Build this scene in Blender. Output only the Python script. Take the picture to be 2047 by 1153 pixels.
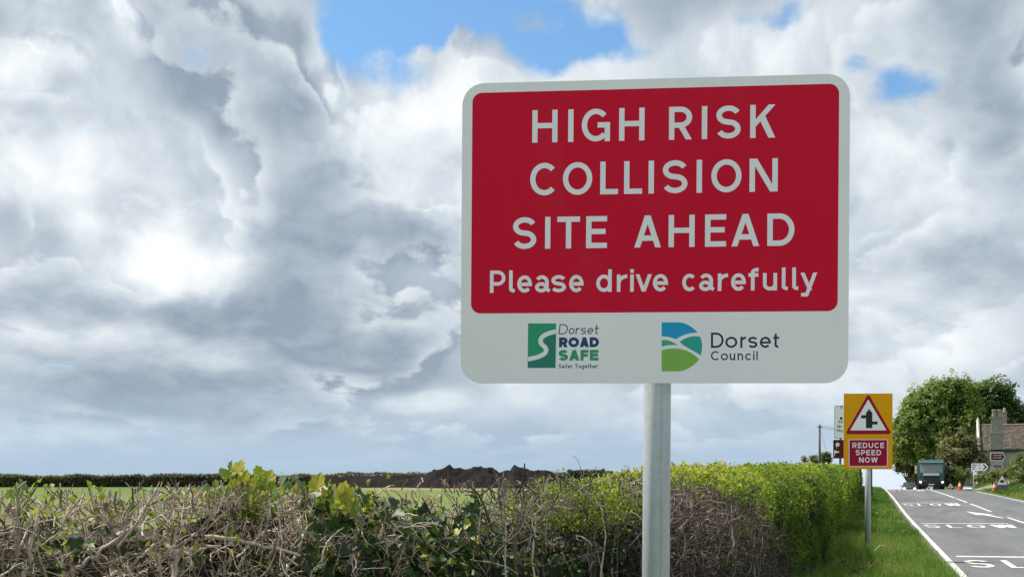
import bpy, math, random
import numpy as np
from mathutils import Vector, Matrix

for _o in list(bpy.data.objects):
    bpy.data.objects.remove(_o, do_unlink=True)
SC = bpy.context.scene
COL = SC.collection
random.seed(7)
RNG = np.random.default_rng(7)

# ------------------------------------------------------------------ camera
EYE = 1.6
FPX, CXP, HYP = 2000.0, 1023.5, 948.0        # focal length, centre column and horizon row of the photograph
cam = bpy.data.cameras.new('camera')
cam.sensor_width = 36.0
cam.lens = 36.0 * FPX / 2047.0
cam.shift_y = (HYP - 576.5) / 2047.0
cam.clip_start = 0.05
cam.clip_end = 12000
camo = bpy.data.objects.new('camera', cam)
COL.objects.link(camo)
camo.location = (0, 0, EYE)
camo.rotation_euler = (math.radians(90), 0, 0)
SC.camera = camo
SC.render.resolution_x, SC.render.resolution_y = 1024, 576

# ------------------------------------------------------------------ light
SUN_EL = math.radians(58)
SUN_AZ = math.radians(-68)                    # from the left, a little behind the faces of the signs
sd = Vector((math.sin(SUN_AZ) * math.cos(SUN_EL), math.cos(SUN_AZ) * math.cos(SUN_EL), math.sin(SUN_EL)))
sun = bpy.data.lights.new('sun', 'SUN')
sun.energy = 5.0
sun.angle = math.radians(0.6)
sun.color = (1.0, 0.95, 0.86)
suno = bpy.data.objects.new('sun', sun)
COL.objects.link(suno)
suno.rotation_euler = (-sd).to_track_quat('-Z', 'Y').to_euler()
suno.location = (-20, 10, 40)
SC.view_settings.view_transform = 'Standard'
SC.view_settings.look = 'None'
SC.view_settings.exposure = 0.38
SC.view_settings.gamma = 1.0
SC.view_settings.use_curve_mapping = False
SC.cycles.max_bounces = 6
SC.cycles.transparent_max_bounces = 8

# ------------------------------------------------------------------ sky
class NT:
    """small helper around a node tree"""
    def __init__(self, tree):
        self.t = tree
        self.n = tree.nodes
        self.l = tree.links
    def new(self, typ, **kw):
        nd = self.n.new(typ)
        for k, v in kw.items():
            setattr(nd, k, v)
        return nd
    def put(self, sock, v):
        if isinstance(v, bpy.types.NodeSocket):
            self.l.new(v, sock)
        elif v is not None:
            sock.default_value = v
    def m(self, op, a, b=None, c=None, clamp=False):
        nd = self.new('ShaderNodeMath', operation=op, use_clamp=clamp)
        for s, v in zip(nd.inputs, (a, b, c)):
            self.put(s, v)
        return nd.outputs[0]
    def v(self, op, a, b=None, scale=None):
        nd = self.new('ShaderNodeVectorMath', operation=op)
        self.put(nd.inputs[0], a)
        if b is not None:
            self.put(nd.inputs[1], b)
        if scale is not None:
            self.put(nd.inputs['Scale'], scale)
        return nd.outputs['Value'] if op in ('LENGTH', 'DOT_PRODUCT', 'DISTANCE') else nd.outputs[0]
    def comb(self, x, y, z):
        nd = self.new('ShaderNodeCombineXYZ')
        for s, v in zip(nd.inputs, (x, y, z)):
            self.put(s, v)
        return nd.outputs[0]
    def sep(self, a):
        nd = self.new('ShaderNodeSeparateXYZ')
        self.put(nd.inputs[0], a)
        return nd.outputs
    def noise(self, vec, scale, detail=4, rough=0.5, dist=0.0, col=False, lac=2.0):
        nd = self.new('ShaderNodeTexNoise')
        self.put(nd.inputs['Vector'], vec)
        nd.inputs['Scale'].default_value = scale
        nd.inputs['Detail'].default_value = detail
        nd.inputs['Roughness'].default_value = rough
        nd.inputs['Lacunarity'].default_value = lac
        nd.inputs['Distortion'].default_value = dist
        return nd.outputs['Color'] if col else nd.outputs[0]
    def ss(self, val, lo, hi, a=0.0, b=1.0, interp='SMOOTHSTEP'):
        nd = self.new('ShaderNodeMapRange', interpolation_type=interp)
        self.put(nd.inputs[0], val)
        for s, q in zip(nd.inputs[1:5], (lo, hi, a, b)):
            self.put(s, q)
        return nd.outputs[0]
    def mix(self, f, a, b):
        nd = self.new('ShaderNodeMix', data_type='RGBA')
        self.put(nd.inputs[0], f)
        self.put(nd.inputs[6], a if not isinstance(a, tuple) else a + (1,) * (4 - len(a)))
        self.put(nd.inputs[7], b if not isinstance(b, tuple) else b + (1,) * (4 - len(b)))
        return nd.outputs[2]
    def ramp(self, f, stops, interp='LINEAR'):
        nd = self.new('ShaderNodeValToRGB')
        cr = nd.color_ramp
        cr.interpolation = interp
        while len(cr.elements) < len(stops):
            cr.elements.new(0.5)
        for e, (p, c) in zip(cr.elements, stops):
            e.position = p
            e.color = tuple(c) + (1,) * (4 - len(c))
        self.put(nd.inputs[0], f)
        return nd.outputs[0]

def azel(x, y):
    return math.atan((x - CXP) / FPX), math.atan((HYP - y) / math.hypot(FPX, x - CXP))

# (column, row, half width, half height, weight) of the clouds seen, turned into directions of the sky
LIGHT_BLOBS = [
    (590, 220, 150, 160, -.38), (650, 420, 110, 70, -.22), (400, 630, 420, 46, -.42), (790, 490, 180, 34, -.30),
    (730, 700, 150, 50, -.40), (200, 795, 260, 38, -.40), (120, 715, 160, 26, -.22), (540, 790, 90, 34, -.32), (30, 450, 60, 60, -.16),
    (200, 40, 220, 45, -.18), (1990, 120, 100, 140, -.26), (1860, 520, 160, 36, -.16), (400, 210, 160, 100, -.14),
    (960, 560, 160, 40, -.15), (735, 140, 30, 45, -.18), (1250, 690, 240, 60, -.12), (1900, 620, 160, 50, -.10),
    (15, 110, 62, 40, .42), (330, 545, 85, 52, .52), (635, 110, 50, 38, .42), (690, 180, 42, 28, .36),
    (560, 25, 110, 40, .32), (880, 210, 130, 70, .34), (800, 300, 100, 90, .22), (100, 340, 130, 60, .30),
    (240, 70, 34, 24, .34), (710, 640, 70, 30, .30), (80, 870, 120, 20, .26), (820, 800, 70, 18, .32),
    (1750, 360, 70, 70, .30), (1160, 830, 210, 40, .14), (1400, 100, 220, 70, .16), (210, 480, 120, 36, .22),
    (880, 430, 60, 40, .16), (1760, 690, 90, 40, .12)]
GAP_BLOBS = [
    (940, 30, 230, 62, -.66), (720, 25, 80, 85, -.70), (1170, 75, 90, 38, -.42), (1795, 175, 50, 45, -.46),
    (1580, 15, 80, 18, -.32), (1690, 130, 40, 18, -.34), (1080, 48, 80, 17, .34), (885, 98, 70, 20, .34),
    (1180, 790, 330, 60, -.05), (620, 60, 90, 90, .15)]

world = bpy.data.worlds.new('World')
SC.world = world
world.use_nodes = True
W = NT(world.node_tree)
W.n.clear()
sky = W.new('ShaderNodeTexSky', sky_type='NISHITA', sun_disc=False)
sky.sun_elevation = SUN_EL
sky.sun_rotation = SUN_AZ
sky.altitude = 100
sky.air_density = 1.0
sky.dust_density = 0.6
sky.ozone_density = 2.0
gen = W.new('ShaderNodeTexCoord').outputs['Generated']
dirn = W.v('NORMALIZE', gen)
dx, dy, dz = W.sep(dirn)
dzc = W.m('MAXIMUM', dz, 0.004)
W.put(sky.inputs[0], W.comb(dx, dy, dzc)) if sky.inputs else None
az = W.m('ARCTAN2', dx, dy)
el = W.m('ARCSINE', dzc)
def qvec(a, e):
    ep = W.m('MULTIPLY', W.m('LOGARITHM', W.m('ADD', W.m('DIVIDE', e, 0.20), 1.0), math.e), 0.46)
    return W.comb(W.m('SINE', a), W.m('COSINE', a), ep)
q0 = qvec(az, el)
warp = W.v('SUBTRACT', W.noise(q0, 6.0, 3, 0.5, col=True), (0.5, 0.5, 0.5))
wx, wy, wz = W.sep(warp)
damp = W.ss(el, 0.0, 0.30, 0.18, 1.0)
azw = W.m('ADD', az, W.m('MULTIPLY', wx, 0.13))
elw = W.m('ADD', el, W.m('MULTIPLY', W.m('MULTIPLY', wz, 0.12), damp))
fine = W.v('SUBTRACT', W.noise(W.v('ADD', q0, (5.0, 2.0, 7.0)), 15.0, 6, 0.58, col=True), (0.5, 0.5, 0.5))
fx_, fy_, fz_ = W.sep(fine)
azw = W.m('ADD', azw, W.m('MULTIPLY', fx_, 0.07))
elw = W.m('ADD', elw, W.m('MULTIPLY', W.m('MULTIPLY', fz_, 0.06), damp))
def blobs(lst):
    tot = None
    for (px, py, rx, ry, wgt) in lst:
        a0, e0 = azel(px, py)
        u = W.m('MULTIPLY', W.m('SUBTRACT', azw, a0), FPX / (rx * 1.15))
        v = W.m('MULTIPLY', W.m('SUBTRACT', elw, e0), FPX / (ry * 1.15))
        r2 = W.m('ADD', W.m('MULTIPLY', u, u), W.m('MULTIPLY', v, v))
        g = W.m('MULTIPLY', W.m('EXPONENT', W.m('MULTIPLY', r2, -1.0)), wgt)
        tot = g if tot is None else W.m('ADD', tot, g)
    return tot
qw = W.v('ADD', q0, W.v('SCALE', warp, scale=0.045))
q1 = W.v('ADD', qvec(W.m('SUBTRACT', az, 0.020), W.m('ADD', el, 0.022)), W.v('SCALE', warp, scale=0.045))
q2 = W.v('ADD', qvec(W.m('SUBTRACT', az, 0.007), W.m('ADD', el, 0.009)), W.v('SCALE', warp, scale=0.045))
n1 = W.noise(qw, 5.0, 9, 0.53)
n1s = W.noise(q1, 5.0, 9, 0.53)
n2 = W.noise(qw, 2.6, 3, 0.5)
n3 = W.noise(qw, 17.0, 6, 0.55)
relief = W.m('SUBTRACT', n1, n1s)
c3 = W.m('SUBTRACT', n3, 0.5)
lightb = blobs(LIGHT_BLOBS)
gapb = blobs(GAP_BLOBS)
# where cloud gives way to blue, with thin wisps across the gaps
wisp = W.noise(W.v('MULTIPLY', qw, (1.0, 1.0, 2.2)), 9.0, 7, 0.62)
cov = W.m('ADD', W.m('ADD', W.m('MULTIPLY', n1, 0.55), W.m('MULTIPLY', wisp, 0.80)), gapb)
cover = W.ss(cov, 0.20, 0.56)
# high bright cloud behind
back = W.m('ADD', 0.40, W.m('ADD', W.m('MULTIPLY', lightb, 0.62), W.m('MULTIPLY', relief, 1.5)))
back = W.m('ADD', back, W.m('MULTIPLY', c3, 0.45))
RAMP = [(0.0, (.24, .295, .37)), (0.2, (.365, .425, .495)), (0.4, (.53, .585, .635)), (0.6, (.72, .76, .785)), (0.8, (.93, .945, .95)), (1.0, (1.05, 1.05, 1.04))]
cloud = W.ramp(back, RAMP)
# grey masses in front of it: crisp lit rims, darker where they are thick
def mass(base, noise_, rel_, weight, edge, k_l, k_f, tone, rim):
    f = W.m('ADD', W.m('MULTIPLY', W.m('SUBTRACT', noise_, 0.5), k_f), W.m('MULTIPLY', c3, 0.16))
    f = W.m('ADD', f, W.m('SUBTRACT', base, W.m('MULTIPLY', lightb, k_l)))
    msk = W.m('MULTIPLY', W.ss(f, 0.0, edge), weight)
    sh = W.m('SUBTRACT', rim, W.m('MULTIPLY', W.ss(f, -0.01, 0.34, 0.0, 1.0, 'LINEAR'), tone))
    sh = W.m('ADD', sh, W.m('ADD', W.m('MULTIPLY', rel_, 2.0), W.m('MULTIPLY', c3, 0.30)))
    sh = W.m('MAXIMUM', sh, W.m('ADD', 0.07, W.m('ADD', W.m('MULTIPLY', rel_, 1.1), W.m('MULTIPLY', c3, 0.55))))
    return msk, W.ramp(sh, RAMP)
nA = W.noise(W.v('ADD', qw, (3.7, 1.3, 8.1)), 4.6, 10, 0.50)
nAs = W.noise(W.v('ADD', q1, (3.7, 1.3, 8.1)), 4.6, 10, 0.50)
nB = W.noise(W.v('ADD', W.v('MULTIPLY', qw, (1.0, 1.0, 1.6)), (9.1, 4.4, 2.3)), 7.0, 9, 0.52)
nBs = W.noise(W.v('ADD', W.v('MULTIPLY', q2, (1.0, 1.0, 1.6)), (9.1, 4.4, 2.3)), 7.0, 9, 0.52)
mA, cA = mass(0.07, nA, W.m('SUBTRACT', nA, nAs), 0.92, 0.05, 0.88, 1.10, 0.78, 0.58)
mB, cB = mass(0.0, nB, W.m('SUBTRACT', nB, nBs), 0.78, 0.06, 0.60, 1.05, 0.75, 0.56)
cloud = W.mix(mA, cloud, cA)
cloud = W.mix(mB, cloud, cB)
skyc = W.v('SCALE', sky.outputs[0], scale=0.1)
blue = W.v('MULTIPLY', skyc, (1.05, 1.38, 1.46))
col = W.mix(cover, blue, cloud)
hz = W.ss(el, 0.0, 0.105, 1.0, 0.0)
hz = W.m('MULTIPLY', hz, W.m('SUBTRACT', 1.05, W.m('MULTIPLY', W.m('MULTIPLY', W.m('SUBTRACT', n3, 0.5), W.ss(el, 0.005, 0.05)), 1.6)))
col = W.mix(W.m('MULTIPLY', hz, 0.92, clamp=True), col, (.355, .465, .585))
# a bright bank of cloud low over the crest of the road
a0, e0 = azel(1790, 950)
bu = W.m('MULTIPLY', W.m('SUBTRACT', azw, a0), 1 / 0.07)
bv = W.m('MULTIPLY', W.m('SUBTRACT', el, e0), 1 / 0.028)
bank_c = W.m('MULTIPLY', W.m('EXPONENT', W.m('MULTIPLY', W.m('ADD', W.m('MULTIPLY', bu, bu), W.m('MULTIPLY', bv, bv)), -1.0)), 0.75)
col = W.mix(bank_c, col, (.74, .80, .86))
bg = W.new('ShaderNodeBackground')
W.put(bg.inputs[0], W.v('SCALE', col, scale=9.6))
bg.inputs[1].default_value = 0.1
W.l.new(bg.outputs[0], W.new('ShaderNodeOutputWorld').inputs[0])
world.cycles.sampling_method = 'MANUAL'
world.cycles.sample_map_resolution = 512
# ------------------------------------------------------------------ helpers
PHI = math.atan((1735 - CXP) / FPX)           # direction of the road, right of the view axis
CP, SP = math.cos(PHI), math.sin(PHI)

def P(x, y, d):
    """point seen at column x, row y of the photograph, d metres into the scene"""
    return Vector(((x - CXP) / FPX * d, d, EYE - (y - HYP) / FPX * d))
def uv2w(u, v, z=0.0):
    return Vector((u * SP + v * CP, u * CP - v * SP, z))
def w2uv(p):
    return p[0] * SP + p[1] * CP, p[0] * CP - p[1] * SP

def sstep(a, b, x):
    t = np.clip((np.asarray(x, float) - a) / (b - a), 0, 1)
    return t * t * (3 - 2 * t)

_perm = np.random.default_rng(3).random((64, 64, 64))
def vnoise(p, scale=1.0):
    """smooth value noise in [0,1] for an (N,3) array"""
    p = np.asarray(p, float) * scale + 1000.0
    i = np.floor(p).astype(int)
    f = p - i
    f = f * f * (3 - 2 * f)
    i %= 64
    j = (i + 1) % 64
    x0, y0, z0 = i.T
    x1, y1, z1 = j.T
    fx, fy, fz = f.T
    g = _perm
    c00 = g[x0, y0, z0] * (1 - fx) + g[x1, y0, z0] * fx
    c10 = g[x0, y1, z0] * (1 - fx) + g[x1, y1, z0] * fx
    c01 = g[x0, y0, z1] * (1 - fx) + g[x1, y0, z1] * fx
    c11 = g[x0, y1, z1] * (1 - fx) + g[x1, y1, z1] * fx
    return (c00 * (1 - fy) + c10 * fy) * (1 - fz) + (c01 * (1 - fy) + c11 * fy) * fz
def fbm(p, scale=1.0, octs=3):
    t, a, s = 0, 0.5, scale
    for _ in range(octs):
        t = t + a * vnoise(p, s)
        a *= 0.5
        s *= 2.03
    return t / (1 - 0.5 ** octs)

def tag(o, label=None, cat=None, group=None, kind=None):
    if label: o['label'] = label
    if cat: o['category'] = cat
    if group: o['group'] = group
    if kind: o['kind'] = kind
    return o
def thing(name, label, cat, loc=(0, 0, 0), rotz=0.0, group=None, rot=None):
    o = bpy.data.objects.new(name, None)
    o.empty_display_size = 0.2
    COL.objects.link(o)
    o.location = loc
    o.rotation_euler = rot if rot else (0, 0, rotz)
    return tag(o, label, cat, group)
def obj(name, me, mat=None, parent=None, loc=(0, 0, 0), rot=(0, 0, 0)):
    o = bpy.data.objects.new(name, me)
    COL.objects.link(o)
    o.location = loc
    o.rotation_euler = rot
    if parent: o.parent = parent
    if mat is not None:
        ms = mat if isinstance(mat, (list, tuple)) else [mat]
        if not me.materials:
            for q in ms: me.materials.append(q)
    return o
def copy_tree(o, parent=None):
    c = o.copy()
    COL.objects.link(c)
    c.parent = parent
    for ch in [q for q in bpy.data.objects if q.parent is o]:
        copy_tree(ch, c)
    return c

class MB:
    """collects shapes into one mesh"""
    def __init__(self):
        self.v, self.f, self.mi = [], [], []
    def add(self, vs, fs, mi=0):
        n = len(self.v)
        self.v += [tuple(q) for q in vs]
        self.f += [tuple(i + n for i in f) for f in fs]
        self.mi += [mi] * len(fs)
        return self
    def box(self, c, s, rz=0.0, mi=0, taper=None, rx=0.0):
        hx, hy, hz = s[0] / 2, s[1] / 2, s[2] / 2
        R = Matrix.Rotation(rz, 3, 'Z') @ Matrix.Rotation(rx, 3, 'X')
        vs = []
        for z in (-1, 1):
            k = 1.0 if (taper is None or z < 0) else taper
            for x, y in ((-1, -1), (1, -1), (1, 1), (-1, 1)):
                vs.append(R @ Vector((x * hx * k, y * hy * k, z * hz)) + Vector(c))
        return self.add(vs, [(0, 3, 2, 1), (4, 5, 6, 7), (0, 1, 5, 4), (1, 2, 6, 5), (2, 3, 7, 6), (3, 0, 4, 7)], mi)
    def prism(self, poly, y0, y1, mi=0):
        """polygon in (x,z), counter-clockwise seen from -y, extruded from y0 to y1"""
        n = len(poly)
        vs = [(x, y0, z) for x, z in poly] + [(x, y1, z) for x, z in poly]
        fs = [tuple(range(n)), tuple(range(2 * n - 1, n - 1, -1))]
        fs += [(i, i + n, (i + 1) % n + n, (i + 1) % n) for i in range(n)]
        return self.add(vs, fs, mi)
    def prism_x(self, poly, x0, x1, mi=0):
        """polygon in (y,z) extruded along x"""
        n = len(poly)
        vs = [(x0, y, z) for y, z in poly] + [(x1, y, z) for y, z in poly]
        fs = [tuple(range(n - 1, -1, -1)), tuple(range(n, 2 * n))]
        fs += [(i, (i + 1) % n, (i + 1) % n + n, i + n) for i in range(n)]
        return self.add(vs, fs, mi)
    def tube(self, pts, rad, sides=8, mi=0, cap=True):
        pts = [Vector(p) for p in pts]
        n = len(pts)
        rs = rad if hasattr(rad, '__len__') else [rad] * n
        vs = []
        up = None
        for i, p in enumerate(pts):
            t = (pts[min(i + 1, n - 1)] - pts[max(i - 1, 0)]).normalized()
            if up is None:
                up = Vector((0, 0, 1)) if abs(t.z) < 0.9 else Vector((1, 0, 0))
            a = t.cross(up).normalized()
            b = t.cross(a).normalized()
            up = -b if False else up
            for k in range(sides):
                th = 2 * math.pi * k / sides
                vs.append(p + (a * math.cos(th) + b * math.sin(th)) * rs[i])
        fs = []
        for i in range(n - 1):
            for k in range(sides):
                k2 = (k + 1) % sides
                fs.append((i * sides + k, (i + 1) * sides + k, (i + 1) * sides + k2, i * sides + k2))
        if cap:
            fs.append(tuple(range(sides)))
            fs.append(tuple(range(n * sides - 1, (n - 1) * sides - 1, -1)))
        return self.add(vs, fs, mi)
    def lathe(self, prof, sides=16, c=(0, 0, 0), axis='z', mi=0):
        vs = []
        for r, h in prof:
            for k in range(sides):
                th = 2 * math.pi * k / sides
                a, b = r * math.cos(th), r * math.sin(th)
                q = (a, b, h) if axis == 'z' else ((h, a, b) if axis == 'x' else (a, h, b))
                vs.append((q[0] + c[0], q[1] + c[1], q[2] + c[2]))
        fs = []
        n = len(prof)
        for i in range(n - 1):
            for k in range(sides):
                k2 = (k + 1) % sides
                fs.append((i * sides + k, i * sides + k2, (i + 1) * sides + k2, (i + 1) * sides + k))
        fs.append(tuple(range(sides - 1, -1, -1)))
        fs.append(tuple(range((n - 1) * sides, n * sides)))
        return self.add(vs, fs, mi)
    def mesh(self, name, smooth=False):
        me = bpy.data.meshes.new(name)
        me.from_pydata(self.v, [], self.f)
        if any(self.mi):
            me.polygons.foreach_set('material_index', self.mi)
        if smooth:
            me.polygons.foreach_set('use_smooth', [True] * len(self.f))
        me.update()
        return me
    def build(self, name, mat, parent=None, smooth=False, bevel=0.0, loc=(0, 0, 0), rot=(0, 0, 0), seg=2):
        o = obj(name, self.mesh(name, smooth), mat, parent, loc, rot)
        if bevel:
            b = o.modifiers.new('bevel', 'BEVEL')
            b.width = bevel
            b.segments = seg
            b.limit_method = 'ANGLE'
            b.angle_limit = math.radians(35)
        return o

def fast_mesh(name, verts, faces, rnd=None, smooth=False):
    """verts (N,3), faces (M,k) arrays, rnd: value per vertex"""
    verts = np.ascontiguousarray(verts, dtype=np.float32)
    faces = np.ascontiguousarray(faces, dtype=np.int32)
    me = bpy.data.meshes.new(name)
    me.vertices.add(len(verts))
    me.vertices.foreach_set('co', verts.ravel())
    m, k = faces.shape
    me.loops.add(m * k)
    me.loops.foreach_set('vertex_index', faces.ravel())
    me.polygons.add(m)
    me.polygons.foreach_set('loop_start', np.arange(0, m * k, k, dtype=np.int32))
    me.polygons.foreach_set('loop_total', np.full(m, k, dtype=np.int32))
    if smooth:
        me.polygons.foreach_set('use_smooth', np.ones(m, dtype=bool))
    if rnd is not None:
        at = me.attributes.new('rnd', 'FLOAT', 'POINT')
        at.data.foreach_set('value', np.ascontiguousarray(rnd, dtype=np.float32))
    me.update(calc_edges=True)
    return me

# leaf templates: vertices (x across, y along, z out), triangles
DIAMOND = (np.array([(0, 0, 0), (.36, .45, .10), (0, 1, -.06), (-.36, .45, .10)]), np.array([(0, 1, 2), (0, 2, 3)]))
_iv = [(0, 0, 0), (.30, -.10, .06), (.52, .22, .10), (.30, .38, .06), (.34, .66, .05), (0, 1.0, -.08), (-.34, .66, .05), (-.30, .38, .06), (-.52, .22, .10), (-.30, -.10, .06), (0, .35, -.03)]
IVY = (np.array(_iv), np.array([(10, i, i + 1 if i < 9 else 0) for i in range(0, 10)]))
BLADE = (np.array([(-.5, 0, 0), (.5, 0, 0), (.32, .55, .12), (-.32, .55, .12), (0, 1, .42)]), np.array([(0, 1, 2), (0, 2, 3), (3, 2, 4)]))

def orient(normal, spin):
    """rotation matrices whose z is the normal and whose y is spun by the given angle"""
    n = normal / np.linalg.norm(normal, axis=1, keepdims=True)
    a = np.where(np.abs(n[:, 2:3]) < 0.95, np.array([[0, 0, 1.0]]), np.array([[1.0, 0, 0]]))
    x = np.cross(a, n)
    x /= np.linalg.norm(x, axis=1, keepdims=True)
    y = np.cross(n, x)
    c, s = np.cos(spin)[:, None], np.sin(spin)[:, None]
    x2, y2 = x * c + y * s, y * c - x * s
    return np.stack([x2, y2, n], axis=2)
def scatter(name, centers, normals, spin, size, tmpl, rnd, aspect=1.0):
    tv, tf = tmpl
    tv = tv * np.array([aspect, 1.0, 1.0])
    R = orient(normals, spin)
    N, k = len(centers), len(tv)
    vs = np.einsum('nij,kj->nki', R, tv) * size[:, None, None] + centers[:, None, :]
    fs = (tf[None] + (np.arange(N) * k)[:, None, None]).reshape(-1, tf.shape[1])
    return fast_mesh(name, vs.reshape(-1, 3), fs, np.repeat(rnd, k))
def rand_unit(n):
    v = RNG.normal(size=(n, 3))
    return v / np.linalg.norm(v, axis=1, keepdims=True)

def tubes_mesh(name, lines, sides=5):
    """lines: list of (points (n,3), radii (n), shade) joined into one mesh"""
    V, F, A = [], [], []
    off = 0
    ang = np.arange(sides) * 2 * math.pi / sides
    ca, sa = np.cos(ang), np.sin(ang)
    for pts, rad, shade in lines:
        pts = np.asarray(pts, float)
        n = len(pts)
        t = np.empty_like(pts)
        t[1:-1] = pts[2:] - pts[:-2]
        t[0] = pts[1] - pts[0]
        t[-1] = pts[-1] - pts[-2]
        t /= np.linalg.norm(t, axis=1, keepdims=True) + 1e-9
        ref = np.array([0.31, 0.17, 0.94]) if abs(t[0, 2]) < 0.8 else np.array([0.95, 0.2, 0.1])
        a = np.cross(t, ref)
        a /= np.linalg.norm(a, axis=1, keepdims=True) + 1e-9
        b = np.cross(t, a)
        ring = pts[:, None, :] + (a[:, None, :] * ca[None, :, None] + b[:, None, :] * sa[None, :, None]) * np.asarray(rad)[:, None, None]
        V.append(ring.reshape(-1, 3))
        idx = off + np.arange(n * sides).reshape(n, sides)
        nx = np.roll(idx, -1, axis=1)
        F.append(np.stack([idx[:-1], nx[:-1], nx[1:], idx[1:]], axis=-1).reshape(-1, 4))
        if sides == 4:
            F.append(idx[-1:, ::1])
        A.append(np.full(n * sides, shade))
        off += n * sides
    return fast_mesh(name, np.concatenate(V), np.concatenate(F), np.concatenate(A), smooth=True)

# ------------------------------------------------------------------ materials
_mats = {}
def new_mat(name):
    m = bpy.data.materials.new(name)
    m.use_nodes = True
    t = NT(m.node_tree)
    t.n.clear()
    out = t.new('ShaderNodeOutputMaterial')
    b = t.new('ShaderNodeBsdfPrincipled')
    t.l.new(b.outputs[0], out.inputs[0])
    return m, t, b, out
def plain(name, color, rough=0.6, metal=0.0, var=0.12, scale=6.0, bump=0.0, bscale=60.0, spec=0.4, dirt=0.0, dirtcol=(.16, .14, .10), emit=None, coat=0.0):
    """paint, metal or plaster: colour with uneven tone, roughness and, if asked, patchy dirt"""
    if name in _mats: return _mats[name]
    m, t, b, out = new_mat(name)
    co = t.new('ShaderNodeTexCoord').outputs['Object']
    n = t.noise(co, scale, 5, 0.6)
    lo = tuple(c * (1 - var) for c in color)
    hi = tuple(min(1, c * (1 + var)) for c in color)
    c = t.mix(t.ss(n, 0.3, 0.7), lo, hi)
    if dirt:
        d = t.m('MULTIPLY', t.ss(t.noise(co, scale * 2.3, 6, 0.65), 0.48, 0.75), dirt)
        c = t.mix(d, c, dirtcol)
    t.put(b.inputs['Base Color'], c)
    t.put(b.inputs['Roughness'], t.ss(n, 0.2, 0.8, max(0.02, rough - 0.08), min(1, rough + 0.08)))
    b.inputs['Metallic'].default_value = metal
    b.inputs['Specular IOR Level'].default_value = spec
    b.inputs['Coat Weight'].default_value = coat
    if bump:
        bn = t.new('ShaderNodeBump')
        bn.inputs['Strength'].default_value = bump
        bn.inputs['Distance'].default_value = 0.01
        t.put(bn.inputs['Height'], t.noise(co, bscale, 4, 0.6))
        t.put(b.inputs['Normal'], bn.outputs[0])
    if emit:
        b.inputs['Emission Color'].default_value = tuple(emit[0]) + (1,)
        b.inputs['Emission Strength'].default_value = emit[1]
    _mats[name] = m
    return m
def leafmat(name, stops, trans=0.35, rough=0.5, spec=0.35, noise=None, tcol=1.5):
    """leaf: colour from the leaf's own tone, part of the light passes through"""
    m, t, b, out = new_mat(name)
    at = t.new('ShaderNodeAttribute', attribute_name='rnd').outputs['Fac']
    if noise:
        co = t.new('ShaderNodeTexCoord').outputs['Object']
        at = t.m('ADD', at, t.m('MULTIPLY', t.m('SUBTRACT', t.noise(co, noise[0], 3, 0.5), 0.5), noise[1]))
    c = t.ramp(at, stops)
    t.put(b.inputs['Base Color'], c)
    b.inputs['Roughness'].default_value = rough
    b.inputs['Specular IOR Level'].default_value = spec
    tr = t.new('ShaderNodeBsdfTranslucent')
    t.put(tr.inputs[0], t.v('MULTIPLY', c, (tcol * 1.05, tcol * 1.1, tcol * 0.6)))
    mx = t.new('ShaderNodeMixShader')
    mx.inputs[0].default_value = trans
    t.l.new(b.outputs[0], mx.inputs[1])
    t.l.new(tr.outputs[0], mx.inputs[2])
    t.l.new(mx.outputs[0], out.inputs[0])
    return m
def twigmat(name, stops, rough=0.75, bscale=120):
    m, t, b, out = new_mat(name)
    at = t.new('ShaderNodeAttribute', attribute_name='rnd').outputs['Fac']
    co = t.new('ShaderNodeTexCoord').outputs['Object']
    n = t.noise(co, bscale, 3, 0.6)
    f = t.m('ADD', at, t.m('MULTIPLY', t.m('SUBTRACT', n, 0.5), 0.7))
    t.put(b.inputs['Base Color'], t.ramp(f, stops))
    b.inputs['Roughness'].default_value = rough
    b.inputs['Specular IOR Level'].default_value = 0.25
    bn = t.new('ShaderNodeBump')
    bn.inputs['Strength'].default_value = 0.4
    bn.inputs['Distance'].default_value = 0.003
    t.put(bn.inputs['Height'], n)
    t.put(b.inputs['Normal'], bn.outputs[0])
    return m
def lin(r, g, b):
    f = lambda c: (c / 255 / 12.92) if c <= 10 else ((c / 255 + 0.055) / 1.055) ** 2.4
    return (f(r), f(g), f(b))

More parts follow.
